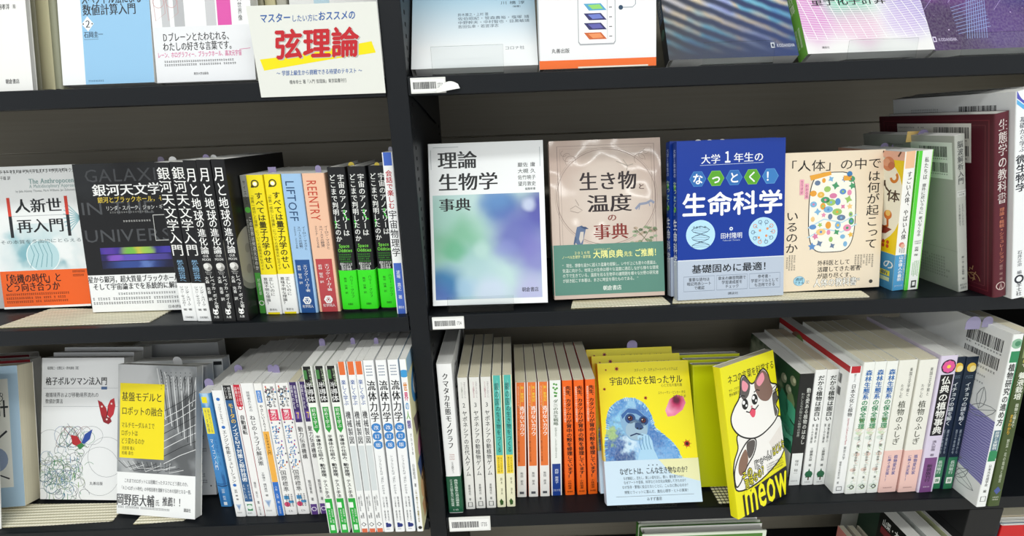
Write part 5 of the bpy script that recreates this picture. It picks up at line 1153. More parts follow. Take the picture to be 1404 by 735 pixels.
cat = faceout('r', Z_LOW, (1012.5, 713), (1079, 674), (983.5, 500), R_(14), 0.014, 'bright yellow book with a calico cat and big foot lettering, turned towards the left', yaw=R_(26.6), roll=0.0, h=.222, wdt=.112, spine='#eae218', right='#ece417', left='#eae218', page=PAGE_C, deco=d_cat)

LEAF = blob_mat('cover_art_leaf', '#2a4a30', [(.3, .2, .4, '#cfd4b8', .9), (.55, .35, .2, '#8a9a70', .8), (.75, .55, .3, '#3f9a74', .9), (.6, .7, .3, '#5ac0a0', .8), (.9, .8, .3, '#1c2a20', .9), (.2, .6, .3, '#1e3a24', .8)], .5, 6, 1.4)
def d_leafy(b):
    s = b.s; s.rect(0, .70, 1, 1, '#eef0ee', 1); s.vt('動き愛ある植物のはなし', .72, .12, .62, .3, '#e6e8e2', bold=.008); s.vt('わたしたちが知らない植物の世界', .35, .16, .55, .22, '#b9bdb6'); s.vt('塚谷 裕一', .5, .76, .90, .3, '#5a5c58'); s.marks(.2, .95, .8, .97, 1, '#777777', cols=6)
    f = b.l; f.rect(0, 0, 1, 1, LEAF, 1)
    for (cx, cy, l, w, a, c) in ((.82, .42, .2, .07, .9, '#3f9a74'), (.62, .52, .22, .07, .5, '#57b692'), (.86, .62, .2, .07, -.3, '#2f8a64'), (.66, .72, .22, .08, .2, '#6fc8a6'), (.9, .28, .14, .05, 1.3, '#7a8f64'), (.5, .35, .2, .06, .8, '#4a8060')):
        ca, sa = math.cos(a), math.sin(a); f.poly([(cx + l * x * ca - w * y * sa * 1.4, cy + (l * x * sa + w * y * ca) * .7) for x, y in ((-1, 0), (-.6, .7), (0, 1), (.6, .6), (1, 0), (.6, -.6), (0, -1), (-.6, -.7))], c, 2)
    for u, v in ((.74, .14), (.84, .2), (.9, .1)): f.disc(u, v, .04, '#8a8f76', 3); f.disc(u + .02, v - .01, .02, '#c0c4aa', 4)
    for (cx, cy, l, a, c) in ((.93, .36, .16, .7, '#4fb08c'), (.95, .50, .16, -.2, '#3f9a78'), (.92, .57, .18, .4, '#68c4a2'), (.78, .34, .16, 1.2, '#3a8a68'), (.97, .66, .14, .1, '#2f7a5a')):
        ca, sa = math.cos(a), math.sin(a); f.poly([(cx + l * x * ca - .09 * y * sa, cy + (l * x * sa + .09 * y * ca) * .7) for x, y in ((-1, 0), (-.5, .8), (0, 1), (.6, .6), (1, 0), (.6, -.6), (0, -1), (-.5, -.8))], c, 3)
    f.rect(.86, .70, 1, 1, '#eef0ee', 4)
spine_row(Z_LOW, [((1079.6, 666.5), (1098.5, 664.5), (1097.3, 513))], ['black and white spine with green leaves on its cover, behind the calico cat book'], None, w=0.148, spine='#1d1e1e', left='#26342a', right='#1d1e1e', deco=d_leafy)
def d_fun(b):
    s = b.s; s.vt('だから植物は面白い', .55, .045, .43, .56, '#1d2420', bold=.03); s.vt('植物観察の', .7, .45, .62, .2, '#4a4f4c', bold=.01); s.vt('楽しみ方講座', .36, .45, .62, .2, '#4a4f4c', bold=.01); s.vt('工藤麗女郎 著', .5, .66, .83, .3, '#3a3f3c', bold=.01)
    s.poly([(.5, .845), (.78, .93), (.22, .93)], '#2f6a4a', 2); s.disc(.5, .90, .03, '#2f6a4a', 2); s.rect(.44, .92, .56, .955, '#5a4a3a', 2); s.marks(.2, .965, .8, .98, 1, '#444444', cols=6)
spine_row(Z_LOW, [((1099.2, 665.4), (1115, 665), (1113, 507.8)), ((1115.8, 665.4), (1131, 664.2), (1130.8, 507.8))], ['left one of the two white spines with bold black titles and a small tree', 'right one of the two small tree spines, against the red edged book'], 'small tree plant books', w=0.148, spine='#eff0ee', page=PAGE_C, deco=d_fun)
def d_culture(b):
    s = b.s; s.rect(0, 0, 1, .05, '#b9242e', 1); s.vt('図説ビジュアル', .5, .055, .115, .2, '#5c5f60'); s.vt('日本文化と植物', .5, .13, .38, .42, '#2e3133', bold=.012, serif=True); s.rt('Japanese Culture and Plants', .5, .39, .6, .24, '#b5505a'); s.vt('東京大学', .5, .61, .72, .26, '#4a4d4f'); s.vt('植物文化研究会 著', .3, .73, .92, .2, '#4a4d4f'); s.frame(.25, .945, .7, .975, .07, '#4a4d4f', 2)
    f = b.l; f.rect(0, 0, 1, .045, '#b9242e', 1); f.barcode(.62, .09, .93, .16, 3, seed=9); f.barcode(.62, .19, .93, .25, 3, seed=10); f.disc(.3, .1, .08, '#8a6a5a', 2); f.disc(.34, .08, .05, '#6a8a4a', 3)
spine_row(Z_LOW, [((1139, 676), (1157, 677.6), (1157.8, 503.5))], ['white spine with a red head and a double barcode on its cover'], None, w=0.185, spine='#eeefee', deco=d_culture)
def d_forest(b):
    s = b.s; s.vt('森林生態系', .55, .055, .27, .6, '#2a6ab0', bold=.03); s.vt('の保全管理', .55, .27, .49, .6, '#2f8a5a', bold=.03)
    R = random.Random(2)
    for k in range(26): s.disc(.15 + .7 * R.random(), .40 + .56 * R.random(), .008 + .012 * R.random(), R.choice(['#d9e2c6', '#c9dab8', '#e6dccb', '#e0c9bf', '#d5e0d6']), 2, 1.4, 8)
    s.vt('正木 隆', .55, .53, .63, .3, '#3f4a40', bold=.01); s.vt('勝木俊雄・小池伸介 著', .5, .66, .88, .26, '#3f4a40'); s.ring(.5, .945, .016, .1, '#3a3f3c', 3, n=4); s.disc(.5, .42, .012, '#c8402a', 2)
spine_row(Z_LOW, [((1157.4, 677.8), (1172.8, 677), (1175.8, 498)), ((1173, 677), (1188, 676), (1193.2, 497)), ((1188.3, 676), (1203.4, 675.7), (1210.6, 496))],
    ['leftmost of the three white spines with blue and green bold titles', 'middle of the three white spines with blue and green bold titles', 'third blue and green titled spine, beside the cream and pink ones'], 'blue and green titled forest books', w=0.148, spine='#eef0ea', page=PAGE_C, deco=d_forest)
def d_wonder(b):
    s = b.s; s.vt('美国立文学館と', .70, .055, .26, .17, '#4a4c48'); s.vt('たのしむ', .36, .17, .27, .18, '#4a4c48'); s.vt('植物のふしぎ', .5, .29, .625, .42, '#4a4d42', bold=.012)
def bd_wonder(b):
    s = b.s; s.vt('植物愛好家', .66, .70, .86, .22, '#4a5aa0', bold=.014); s.vt('に捧ぐ決定版！！', .32, .70, .91, .2, '#4a5aa0', bold=.014); s.marks(.2, .955, .8, .97, 1, '#7a5a60', cols=8)
spine_row(Z_LOW, [((1204.6, 676), (1230, 674), (1231, 494.5)), ((1231, 675), (1254.6, 674.6), (1255.8, 494.8))], ['left one of the two cream spines with pink bands', 'right one of the two pink banded cream spines, beside the lilac spine'], 'pink banded cream books', w=0.148, spine='#eae9df', left='#e6e5da', right='#e6e5da', page=PAGE_C, deco=d_wonder, band=(.665, 1.0, '#ecc4bb', '#ecc4bb', '#ecc4bb'), bdeco=bd_wonder)
def d_sutra(b):
    s = b.s; s.disc(.52, .075, .048, '#3a2438', 2, .95); 
    for k in range(8): a = k * math.pi / 4; s.disc(.52 + .22 * math.cos(a), .075 + .022 * math.sin(a), .02, '#e05a9a', 3, .8, 10)
    s.disc(.52, .075, .012, '#f6d04a', 4); s.rect(.14, .13, .9, .565, '#17151a', 2); s.vt('仏典の植物事典', .52, .14, .555, .58, '#f2f2ec', bold=.024); s.rect(.12, .58, .9, .6, '#d8cfe0', 1); s.vt('満久崇麿 著', .5, .60, .72, .28, '#4a3c54')
    s.rect(0, .73, 1, 1, '#7a4a82', 1); s.vt('新装版刊行', .5, .78, .92, .36, '#2f1a38', bold=.02); s.marks(.3, .95, .8, .965, 1, '#e6d8ea', cols=6)
spine_row(Z_LOW, [((1255.2, 677), (1275, 674), (1280, 489.3))], ['lilac spine with a pink lotus over a black title panel'], None, w=0.148, spine='#d9cfe4', deco=d_sutra)
def d_ginkgo(b):
    s = b.s; s.rect(0, 0, 1, .745, '#16263a', 1); s.rect(0, .745, 1, 1, '#2f7a54', 1); s.disc(.5, .075, .032, '#e8c24a', 2, .9); s.disc(.62, .085, .022, '#f6e6a0', 3, .9); s.marks(.15, .13, .85, .155, 2, '#8aa0b4', cols=8)
    s.vt('イチョウの謎を解く', .5, .18, .5, .46, '#e6ecf0', bold=.014); s.vt('精子発見から', .66, .53, .72, .2, '#b9c6d0'); s.vt('百三十年目の今', .32, .53, .72, .2, '#b9c6d0'); s.vt('長田敏行', .5, .77, .88, .4, '#e4efe8', bold=.016); s.rect(.25, .905, .75, .955, '#eef2ea', 2); s.ht('裳華', .35, .65, .93, .03, '#2f7a54', bold=.02, L=4)
spine_row(Z_LOW, [((1275.6, 672), (1286.8, 669.4), (1301, 490.7)), ((1288, 672), (1304.6, 669.4), (1312.6, 490.7))], ['left one of the two navy spines with green feet and a yellow leaf', 'right one of the two navy green footed spines, against the line-drawn leaf cover'], 'navy ginkgo books', w=0.148, spine='#16263a', page=PAGE_W, deco=d_ginkgo)
WAVE, ntw, bw = newmat('cover_art_wave', 0.34)
_u = ntw.nodes.new('ShaderNodeUVMap').outputs[0]; _w = ntw.nodes.new('ShaderNodeTexWave'); _w.bands_direction = 'Y'; _w.inputs['Scale'].default_value = 22; _w.inputs['Distortion'].default_value = 5; _w.inputs['Detail'].default_value = 1; _w.inputs['Detail Scale'].default_value = .8
ntw.links.new(_u, _w.inputs[0]); ntw.links.new(mixc(ntw, _w.outputs['Fac'], rgb('#6a66a8'), rgb('#a5a3d0')), bw.inputs['Base Color'])
def d_research(b):
    s = b.s; s.disc(.5, .05, .026, '#8ab89a', 2); s.disc(.56, .05, .014, '#4a8a66', 3); s.rect(0, .09, 1, .15, '#2f8a5a', 1); s.rect(0, .60, 1, .715, '#2f8a5a', 1); s.rect(.82, .09, 1, .7, '#2f8a5a', 1); s.vt('植物研究の進め方', .48, .155, .505, .62, '#3a3d3c', bold=.03); s.frame(.14, .525, .84, .655, .05, '#dfe8e2', 2); s.rect(.16, .53, .82, .65, '#5a7a8a', 3); s.vt('原理と実験例', .48, .535, .645, .44, '#eef2f0', bold=.014, L=5)
    s.vt('日本光合成学会 編', .5, .735, .91, .34, '#4a4d4c', bold=.008); s.frame(.25, .935, .75, .965, .07, '#33363a', 2)
    f = b.l; f.poly([(.0, .38), (1.0, .48), (1.0, .86), (.0, .70)], WAVE, 1)
    f.barcode(.66, .05, .95, .115, 3, seed=12); f.barcode(.66, .15, .95, .215, 3, seed=13); f.marks(.66, .12, .95, .135, 1, '#44474a', cols=12, ragged=0); f.marks(.62, .225, .95, .245, 1, '#44474a', cols=16); f.marks(.66, .27, .9, .285, 1, '#6a6d70', cols=14); f.marks(.66, .31, .9, .325, 1, '#6a6d70', cols=12)
    def leaf(cx, cy, l, a, L=3):
        ca, sa = math.cos(a), math.sin(a); P = [(0, 0), (.25, .16), (.55, .2), (.85, .1), (1, 0), (.85, -.1), (.55, -.2), (.25, -.16)]
        f.line([(cx + l * (x * ca - y * sa), cy + .72 * l * (x * sa + y * ca)) for x, y in P], .005, '#7d8284', L, closed=True); f.line([(cx, cy), (cx + l * ca, cy + .72 * l * sa)], .004, '#7d8284', L)
    for cx, cy, l, a in ((.70, .52, .22, -1.2), (.78, .50, .24, -.5), (.62, .5, .24, -2.2), (.56, .47, .2, -2.9), (.86, .46, .18, -1.5), (.70, .87, .26, .3), (.62, .83, .2, -.3), (.78, .92, .16, -.9), (.5, .9, .2, -2.4)): leaf(cx, cy, l, a)
spine_row(Z_LOW, [((1337.3, 694.3), (1354, 696.3), (1373.8, 460.7))], ['white and green spine with line-drawn leaves and violet waves on its cover'], None, w=0.185, spine='#eef0ee', left='#e9ebe9', deco=d_research)
def d_hydro(b):
    s = b.s; s.rect(.2, .06, .8, .13, '#8a9a6a', 1)
    for k, c in enumerate('これ一冊で'): s.ht(c, .3, .7, .075 + .024 * k, .022, ['#5ac0a8', '#e0a0a0', '#d05a6a', '#c8c06a', '#e8e4d0'][k], bold=.03)
    s.vt('養液栽培', .5, .205, .36, .62, '#e6e9dc', bold=.03); s.vt('植物工場まで', .62, .38, .52, .3, '#dfe4d0', bold=.014); s.vt('まるわかり', .36, .44, .56, .3, '#e8b83a', bold=.014); s.vt('野菜・花の栽培と経営', .52, .585, .85, .24, '#cfd6c0', bold=.008); s.poly([(.2, .90), (.5, .875), (.8, .90), (.5, .925)], '#4a5a9a', 2); s.marks(.2, .935, .85, .965, 2, '#dfe4d0', cols=6)
spine_row(Z_LOW, [((1355.2, 695), (1370.6, 694), (1388.8, 459.6))], ['dark olive green spine, last book at the right of the lower shelf'], None, w=0.185, spine='#44542a', left='#44542a', right='#44542a', page=PAGE_C, deco=d_hydro)

# ================================================================ TOP SHELF
def up_x(px, y): return on_y(px, y).x
def d_left(b): b.r.ht('石河孝洋', .75, .875, .545, .032, '#3a3a3d', serif=True); b.r.ht('（著）', .885, .935, .545, .024, '#3a3a3d'); b.r.ht('朝倉書店', .79, .90, .948, .028, '#2c2c2f', bold=.012)
y0 = .016
x1 = up_x((45, 122), y0); face_at('r', (x1 - .148, y0, Z_TOP), .148, .21, .006, 'white textbook at the left end of the top shelf, author line in black', yaw=0, alpha=R_(13), spine='#ecebe8', right='#efeeeb', left='#ecebe8', deco=d_left)
for i, (a, b, c, t, lab) in enumerate((((44, 122), (55, 122), '#b4b29c', .0105, 'narrow grey green spine in the gap beside the left end textbook on the top shelf'), ((55, 122), (72, 122), '#efe8bf', .017, 'cream spine in the gap left of the pale blue textbook on the top shelf'), ((73, 122), (84, 122), '#b9ba9f', .010, 'grey green spine touching the pale blue textbook on the top shelf'))):
    xa = up_x(a, .05); o = make_book(t, .022, .215, spine=c, bulge=.0025); o.matrix_world = M4(Rx(R_(-13)), Vector((xa + .0006, .05, Z_TOP + .0003 + .022 * math.sin(R_(13))))); tag(o, lab, 'book')
def d_spec(b):
    f = b.r; f.rect(.25, 0, 1, 1, '#8fbfe2', 1); f.rect(0, 0, .25, 1, '#ecedee', 1)
    f.ht('スペクトル法による', .26, .92, .545, .075, '#1f2732', serif=True); f.ht('数値計算入門', .265, .85, .607, .064, '#1f2732', serif=True)
    f.poly([(.315, .64), (.38, .68), (.315, .72), (.25, .68)], '#f2f4f5', 2); f.ht('２', .275, .355, .68, .05, '#1f2732', serif=True); f.disc(.267, .68, .004, '#1f2732', 3); f.disc(.363, .68, .004, '#1f2732', 3)
    f.ht('石岡圭一', .265, .475, .737, .036, '#2c4258', serif=True); f.line([(.265, .762), (.42, .762)], .004, '#47617a', 2); f.marks(.28, .975, .47, .99, 1, '#34506a', cols=10)
xa, xb = up_x((87.6, 121), .012), up_x((213, 117.6), .012)
face_at('r', (xa, .012, Z_TOP), xb - xa, .215, .02, 'white and pale blue textbook with a white diamond 2 on the top shelf', alpha=R_(14), spine='#ecedee', right='#ecedee', left='#e2e4e6', deco=d_spec)
def d_brane(b):
    f = b.r; f.rect(0, 0, 1, 1, '#eeeeef', 1)
    for u0, u1, c in ((.10, .18, '#c2c3c6'), (.225, .33, '#b4b5b8'), (.545, .645, '#c6c6c9'), (.66, .80, '#d94fa6')): f.rect(u0, 0, u1, .70, c, 2)
    for u in (.02, .15): f.line([(u, .47), (u + .12, .51), (u + .12, .62), (u + .02, .66), (u, .47)], .004, '#c58a8a', 3); f.ring(u + .06, .56, .03, .004, '#c58a8a', 3)
    f.vt('く〈世界像', .89, .50, .675, .045, '#3c3c40')
def bd_brane(b):
    f = b.r; f.ht('Ｄブレーンとたわむれる、', .09, .80, .752, .052, '#1d1d20', bold=.014); f.ht('わたしの好きな言葉です。', .09, .82, .803, .052, '#1d1d20', bold=.014)
    f.ht('レーン、ホログラフィー、ブラックホール、高次元宇宙', .03, .88, .848, .034, '#d84a92', bold=.008); f.line([(.86, .83), (.97, .825)], .004, '#d84a92', 3)
    f.marks(.09, .876, .84, .914, 2, '#37373b', cols=34, ragged=.05); f.ht('東京大学出版会', .38, .53, .955, .016, '#37373b')
xa, xb = up_x((216.5, 117.6), .014), up_x((351, 110), .014)
face_at('r', (xa, .014, Z_TOP), xb - xa, .205, .018, 'white book with grey and pink stripes and a pale paper band on the top shelf', alpha=R_(12), spine='#e6e6e8', right='#eeeeef', left='#e6e6e8', deco=d_brane, band=(.695, .998, '#e9eaec', '#e9eaec', '#e6e7ea'), bdeco=bd_brane)
# books seen over the card
xa = up_x((349, 4), .06)
for i, (w_, c, lab) in enumerate(((.010, '#a9a58c', 'first grey green spine above the notice card'), (.013, '#cfc79c', 'cream spine above the left corner of the notice card'), (.012, '#b9b6a8', 'pale brown spine above the notice card, beside the white face-out book'))):
    o = make_book(w_, .14, .20, spine=c, bulge=.0015); o.matrix_world = M4(Matrix.Identity(3), Vector((xa, .06, Z_TOP + .0003))); tag(o, lab, 'book'); xa += w_ + .0012
face_at('r', (xa + .001, .05, Z_TOP), .117, .21, .02, 'white book with a pale blue stripe standing behind the notice card', alpha=R_(8), spine='#dcdcda', right='#e6e6e4', left='#dcdcda',
        deco=lambda b: b.r.rect(.26, 0, .42, 1, '#b7d2de', 1))

# the notice card hung on the shelf edge
CY = -.0032
A, B, C = on_y((358.2, 134.4), CY), on_y((529.3, 132.1), CY), on_y((335, 9), CY)
CW, CH = B.x - A.x, C.z - A.z
card = empty('notice_card'); card.location = (A.x, CY, A.z + .0005); tag(card, 'white notice card with large red lettering on a yellow stroke, on shelf edge', 'sign')
mbx = MB(); mbx.box(0, 0, 0, CW, .0008, CH, mat('#e2e3dc', .5), bev=.0003); mbx.build('card', card)
sh = new_sheet(); f = Face(sh, lambda u, v, o: (u, -o, v), CW, CH, .00003)
f.ht('マスター', .085, .325, .135, .105, '#2c5ea6', bold=.022, shear=.18); f.ht('したい方に', .33, .535, .147, .08, '#2c5ea6', bold=.004, shear=.18); f.ht('おススメの', .535, .825, .132, .105, '#2c5ea6', bold=.022, shear=.18)
f.poly([(.04, .575), (.30, .545), (.93, .42), (.955, .545), (.60, .60), (.06, .70)], '#f2df0c', 1)
f.ht('弦理論', .165, .83, .43, .34, '#b9b9b4', bold=.03, L=2, shear=.14); f.ht('弦理論', .155, .82, .42, .34, '#c2232c', bold=.035, L=4, shear=.14)
f.ht('～ 学部上級生から挑戦できる待望のテキスト ～', .15, .83, .735, .062, '#2c5ea6', bold=.016, shear=.15); f.ht('橋本幸士 著『入門 弦理論』東京図書刊行', .245, .70, .838, .05, '#55585a')
sheet_obj('lettering', sh, card)
tp_ = MB(); tp_.box(CW * .3, .0008, .012, CW * .7, .0021, .030, mat('#d8d8d2', .4)); tp_.build('tape_strip', card)

# right bay
def streak_mat():
    m, nt, b = newmat('cover_art_streaks', 0.3)
    uv = nt.nodes.new('ShaderNodeUVMap').outputs[0]
    mp = nt.nodes.new('ShaderNodeMapping'); mp.inputs['Rotation'].default_value = (0, 0, R_(-62)); mp.inputs['Scale'].default_value = (1, 1.35, 1); nt.links.new(uv, mp.inputs[0])
    w = nt.nodes.new('ShaderNodeTexWave'); w.bands_direction = 'X'; w.inputs['Scale'].default_value = 3.4; w.inputs['Distortion'].default_value = 2.2; w.inputs['Detail'].default_value = 3; nt.links.new(mp.outputs[0], w.inputs[0])
    fine = nt.nodes.new('ShaderNodeTexWave'); fine.bands_direction = 'Y'; fine.inputs['Scale'].default_value = 26; fine.inputs['Distortion'].default_value = 2.5; nt.links.new(mp.outputs[0], fine.inputs[0])
    nz = nt.nodes.new('ShaderNodeTexNoise'); nz.inputs['Scale'].default_value = 2.2; nt.links.new(uv, nz.inputs[0])
    hue = nt.nodes.new('ShaderNodeValToRGB'); cr = hue.color_ramp
    cr.elements[0].position = .3; cr.elements[0].color = rgb('#4f86d8'); cr.elements[1].position = .7; cr.elements[1].color = rgb('#6a5ac0')
    for p, c in ((.42, '#7fc6e0'), (.5, '#e8d6b8'), (.58, '#b8c8f0')): e = cr.elements.new(p); e.color = rgb(c)
    nt.links.new(nz.outputs[0], hue.inputs[0])
    sx = nt.nodes.new('ShaderNodeSeparateXYZ'); nt.links.new(uv, sx.inputs[0])
    base = nt.nodes.new('ShaderNodeValToRGB'); base.color_ramp.elements[0].color = rgb('#4a4c52'); base.color_ramp.elements[0].position = .05; base.color_ramp.elements[1].color = rgb('#2c3f74'); nt.links.new(sx.outputs[0], base.inputs[0])
    k = nt.nodes.new('ShaderNodeMath'); k.operation = 'POWER'; nt.links.new(w.outputs['Fac'], k.inputs[0]); k.inputs[1].default_value = 1.7
    k2 = nt.nodes.new('ShaderNodeMapRange'); k2.inputs[1].default_value = .02; k2.inputs[2].default_value = .42; nt.links.new(sx.outputs[1], k2.inputs[0])
    k3 = nt.nodes.new('ShaderNodeMath'); k3.operation = 'MULTIPLY'; nt.links.new(k.outputs[0], k3.inputs[0]); nt.links.new(k2.outputs[0], k3.inputs[1])
    c = mixc(nt, k3.outputs[0], base.outputs[0], hue.outputs[0])
    f2 = nt.nodes.new('ShaderNodeMath'); f2.operation = 'MULTIPLY'; nt.links.new(fine.outputs['Fac'], f2.inputs[0]); f2.inputs[1].default_value = .22
    c = mixc(nt, f2.outputs[0], c, rgb('#1b2a50'))
    nt.links.new(c, b.inputs['Base Color']); return m
STREAK = streak_mat()
def grad_mat(name, stops, axis=1):
    m, nt, b = newmat(name, 0.32); uv = nt.nodes.new('ShaderNodeUVMap').outputs[0]; sx = nt.nodes.new('ShaderNodeSeparateXYZ'); nt.links.new(uv, sx.inputs[0])
    r = nt.nodes.new('ShaderNodeValToRGB'); cr = r.color_ramp; cr.elements[0].position = stops[0][0]; cr.elements[0].color = rgb(stops[0][1]); cr.elements[1].position = stops[-1][0]; cr.elements[1].color = rgb(stops[-1][1])
    for p, c in stops[1:-1]: e = cr.elements.new(p); e.color = rgb(c)
    nt.links.new(sx.outputs[axis], r.inputs[0]); nt.links.new(r.outputs[0], b.inputs['Base Color']); return m
SKY = grad_mat('cover_art_sky', [(.12, '#f0f2f3'), (.5, '#a8d0e6'), (1, '#7fb6da')])
def lean_book(BL, BR, y, alpha, t, h, label, **kw):
    a, b = on_y(BL, y), on_y(BR, y)
    return face_at('r', (a.x, y, Z_TOP), b.x - a.x, h, t, label, alpha=alpha, **kw)
def d_sky(b):
    f = b.r; f.rect(0, 0, 1, 1, SKY, 1)
    for i, s in enumerate(('鈴木雅之・上村 徹', '佐伯昭紀・笹森貴裕・塩塚 靖', '中野幹夫・中村智也・目黒敏靖', '吉田弘幸・若宮淳志')): f.ht(s, .37, (.62, .95, .95, .70)[i], .648 + .027 * i, .024, '#5c6a78')
    f.ht('川 橋 淳', .72, .92, .575, .024, '#4a5866'); f.ht('（編著）', .8, .9, .602, .014, '#4a5866'); f.ht('コロナ社', .74, .9, .882, .026, '#6a7078')
lean_book((563.6, 93), (738, 89), .020, R_(31), .018, .21, 'pale blue fading to white book leaning back on the top shelf, beside the upright', spine='#e6e9ea', right='#eef0f1', left='#e6e9ea', deco=d_sky)
book_stand(Z_TOP, (591, 77), (690, 73.5), .004, 'clear acrylic lip in front of the pale blue book on the top shelf', hh=.031, depth=.03)
def d_phone(b):
    f = b.r
    f.poly([(.335, .3), (.655, .3), (.655, .865), (.64, .88), (.35, .88), (.335, .865)], '#a9abb0', 2); f.poly([(.342, .3), (.648, .3), (.648, .86), (.636, .872), (.354, .872), (.342, .86)], '#f1f1f2', 3)
    arts = ('#e8a23a', '#f0a050', '#4fa0c8', '#2c2a66', '#292660', '#c8602a')
    for i, v in enumerate((.53, .605, .665, .715, .765, .815)):
        f.poly([(.385, v), (.53, v), (.58, v + .036), (.43, v + .036)], arts[i], 4); f.poly([(.42, v + .007), (.52, v + .005), (.55, v + .028), (.46, v + .03)], ('#f4d85a', '#e8683a', '#8fd06a', '#6a7ac8', '#5a5aa8', '#e8905a')[i], 5)
        f.rect(.60, v + .02, .625, v + .024, '#3a3a3d', 4)
    f.line([(.585, .5), (.585, .85)], .003, '#8a8c90', 4)
    f.line([(.70, .69), (.80, .69), (.825, .675), (.825, .5)], .006, '#9aa2ac', 3); f.disc(.70, .69, .012, '#1f3f5c', 4)
    f.ht('丸善出版', .105, .26, .905, .026, '#2f2f33', bold=.008); f.rect(0, .955, 1, 1, '#ee6a1c', 2); f.rect(.33, .992, .93, 1, '#e8e0d0', 3)
lean_book((740, 97.4), (899.5, 93.8), .012, R_(9), .02, .21, 'white book with an orange foot and layered diagram on the top shelf', spine='#e4e4e5', right='#ececed', left='#e4e4e5', deco=d_phone)
def d_streak(b):
    b.r.rect(0, 0, 1, 1, STREAK, 1); b.r.rect(.80, .91, .83, .945, '#d8dce4', 3); b.r.rect(.807, .918, .823, .938, '#3a4460', 4); b.r.ht('KODANSHA', .845, .985, .93, .03, '#c8ccd8', bold=.02, L=4)
    s = b.s; s.rect(.1, .45, .9, .72, '#5a7a9c', 1); s.ht('物', .2, .8, .6, .06, '#e6e8ea', bold=.02); s.disc(.5, .8, .03, '#4a7a6a', 2); s.vt('応用', .5, .5, .7, .5, '#e6e8ea')
lean_book((917.5, 83), (1096, 71.5), .020, R_(31), .018, .21, 'dark book with iridescent streaks leaning on a clear stand, top shelf', spine='#20242a', right='#30384a', left='#20242a', deco=d_streak)
book_stand(Z_TOP, (965, 65), (1063, 61), .004, 'clear acrylic lip in front of the iridescent streak book', hh=.025, depth=.03)
PASTEL = blob_mat('cover_art_pastel', '#ecebea', [(.08, .74, .40, '#dc9cd2', .95), (.42, .64, .30, '#7fd4b4', .95), (.95, .68, .40, '#b7a8de', .9), (.45, .84, .28, '#e4b0d2', .7), (.8, .82, .22, '#d0bce6', .7), (.3, 1.03, .26, '#f2f1f0', 1), (.75, 1.03, .26, '#f2f1f0', 1), (1.05, 1.0, .2, '#f2f1f0', .9), (-.05, 1.0, .2, '#f2f1f0', .9)], .05, 3, 1.35)
def d_grid(b):
    f = b.r; f.rect(0, 0, 1, 1, PASTEL, 1)
    for k in range(15):   # bowed white grid lines
        u = .02 + .066 * k; f.line([(u - .16 + .04 * (u - .5) + .30 * (t / 9.0) ** .7 * (.6 + .5 * u), .45 + .46 * (t / 9.0)) for t in range(10)], .0055, '#fdfbfd', 2)
    for k in range(22):
        v = .55 + .0165 * k; f.line([(t / 10.0, v + .05 * math.sin(t / 10.0 * 2.6 + .3) * (1 - .02 * k)) for t in range(11)], .0036, '#fdfbfd', 2)
    f.ht('量子化学計算', .11, .72, .648, .075, '#232428', bold=.012); f.ht('講談社', .12, .18, .962, .016, '#333336')
    b.s.rect(0, 0, 1, 1, '#6fae45', 1); b.s.vt('量子化学計算', .5, .3, .7, .5, '#e8f0e0'); b.s.marks(.2, .8, .8, .95, 2, '#e8f0e0', cols=8, vertical=True)
lean_book((1107.5, 77), (1282, 69), .019, R_(31), .02, .21, 'pastel pink and mint book with a white grid and green spine, on a clear stand', spine='#6fae45', right='#f2f1f0', left='#6fae45', deco=d_grid)
book_stand(Z_TOP, (1165, 59), (1260, 55), .0035, 'clear acrylic lip in front of the pastel grid book', hh=.022, depth=.03)
COSMOS = blob_mat('cover_art_cosmos', '#4c2c66', [(.1, .5, .3, '#8a4fa0', .9), (.6, .35, .4, '#b060c8', .8), (.35, .62, .3, '#6a3a86', .8), (.75, .6, .3, '#3a2f7a', .8), (.2, .85, .4, '#3c2450', .8), (.6, .85, .35, '#5a3f86', .7), (.42, .45, .12, '#c090d8', .6)], .3, 5, 1.35, .3, .08)
def d_cosmos(b):
    f = b.r; f.rect(0, 0, 1, 1, COSMOS, 1); R = random.Random(9)
    for k in range(70): f.disc(R.random(), .3 + .6 * R.random(), .0012 + .003 * R.random() ** 3, '#e6d2f4', 2, 1, 8)
    for k in range(9): f.line([(.40 + .018 * k, .64), (.30 + .02 * k, .93)], .004, '#9fb4e8', 3); f.line([(.24, .72 + .022 * k), (.52, .66 + .024 * k)], .004, '#9fb4e8', 3)
    for k in range(6): u, v = R.random(), .45 + .3 * R.random(); f.line([(u, v), (u + .12, v - .1)], .003, '#b9a4dc', 2)
    f.rect(.02, .91, .05, .945, '#d8cfe6', 3); f.rect(.027, .918, .043, .938, '#4c2c66', 4); f.ht('KODANSHA', .065, .215, .93, .03, '#cfc4e0', bold=.02, L=4)
lean_book((1279, 74), (1450, 66), .021, R_(31), .018, .21, 'purple starry book leaning back at the right end of the top shelf', spine='#2c1c3c', right='#4c2c66', left='#2c1c3c', deco=d_cosmos)
book_stand(Z_TOP, (1323, 51), (1430, 46), .0035, 'clear acrylic lip in front of the purple starry book', hh=.025, depth=.03)

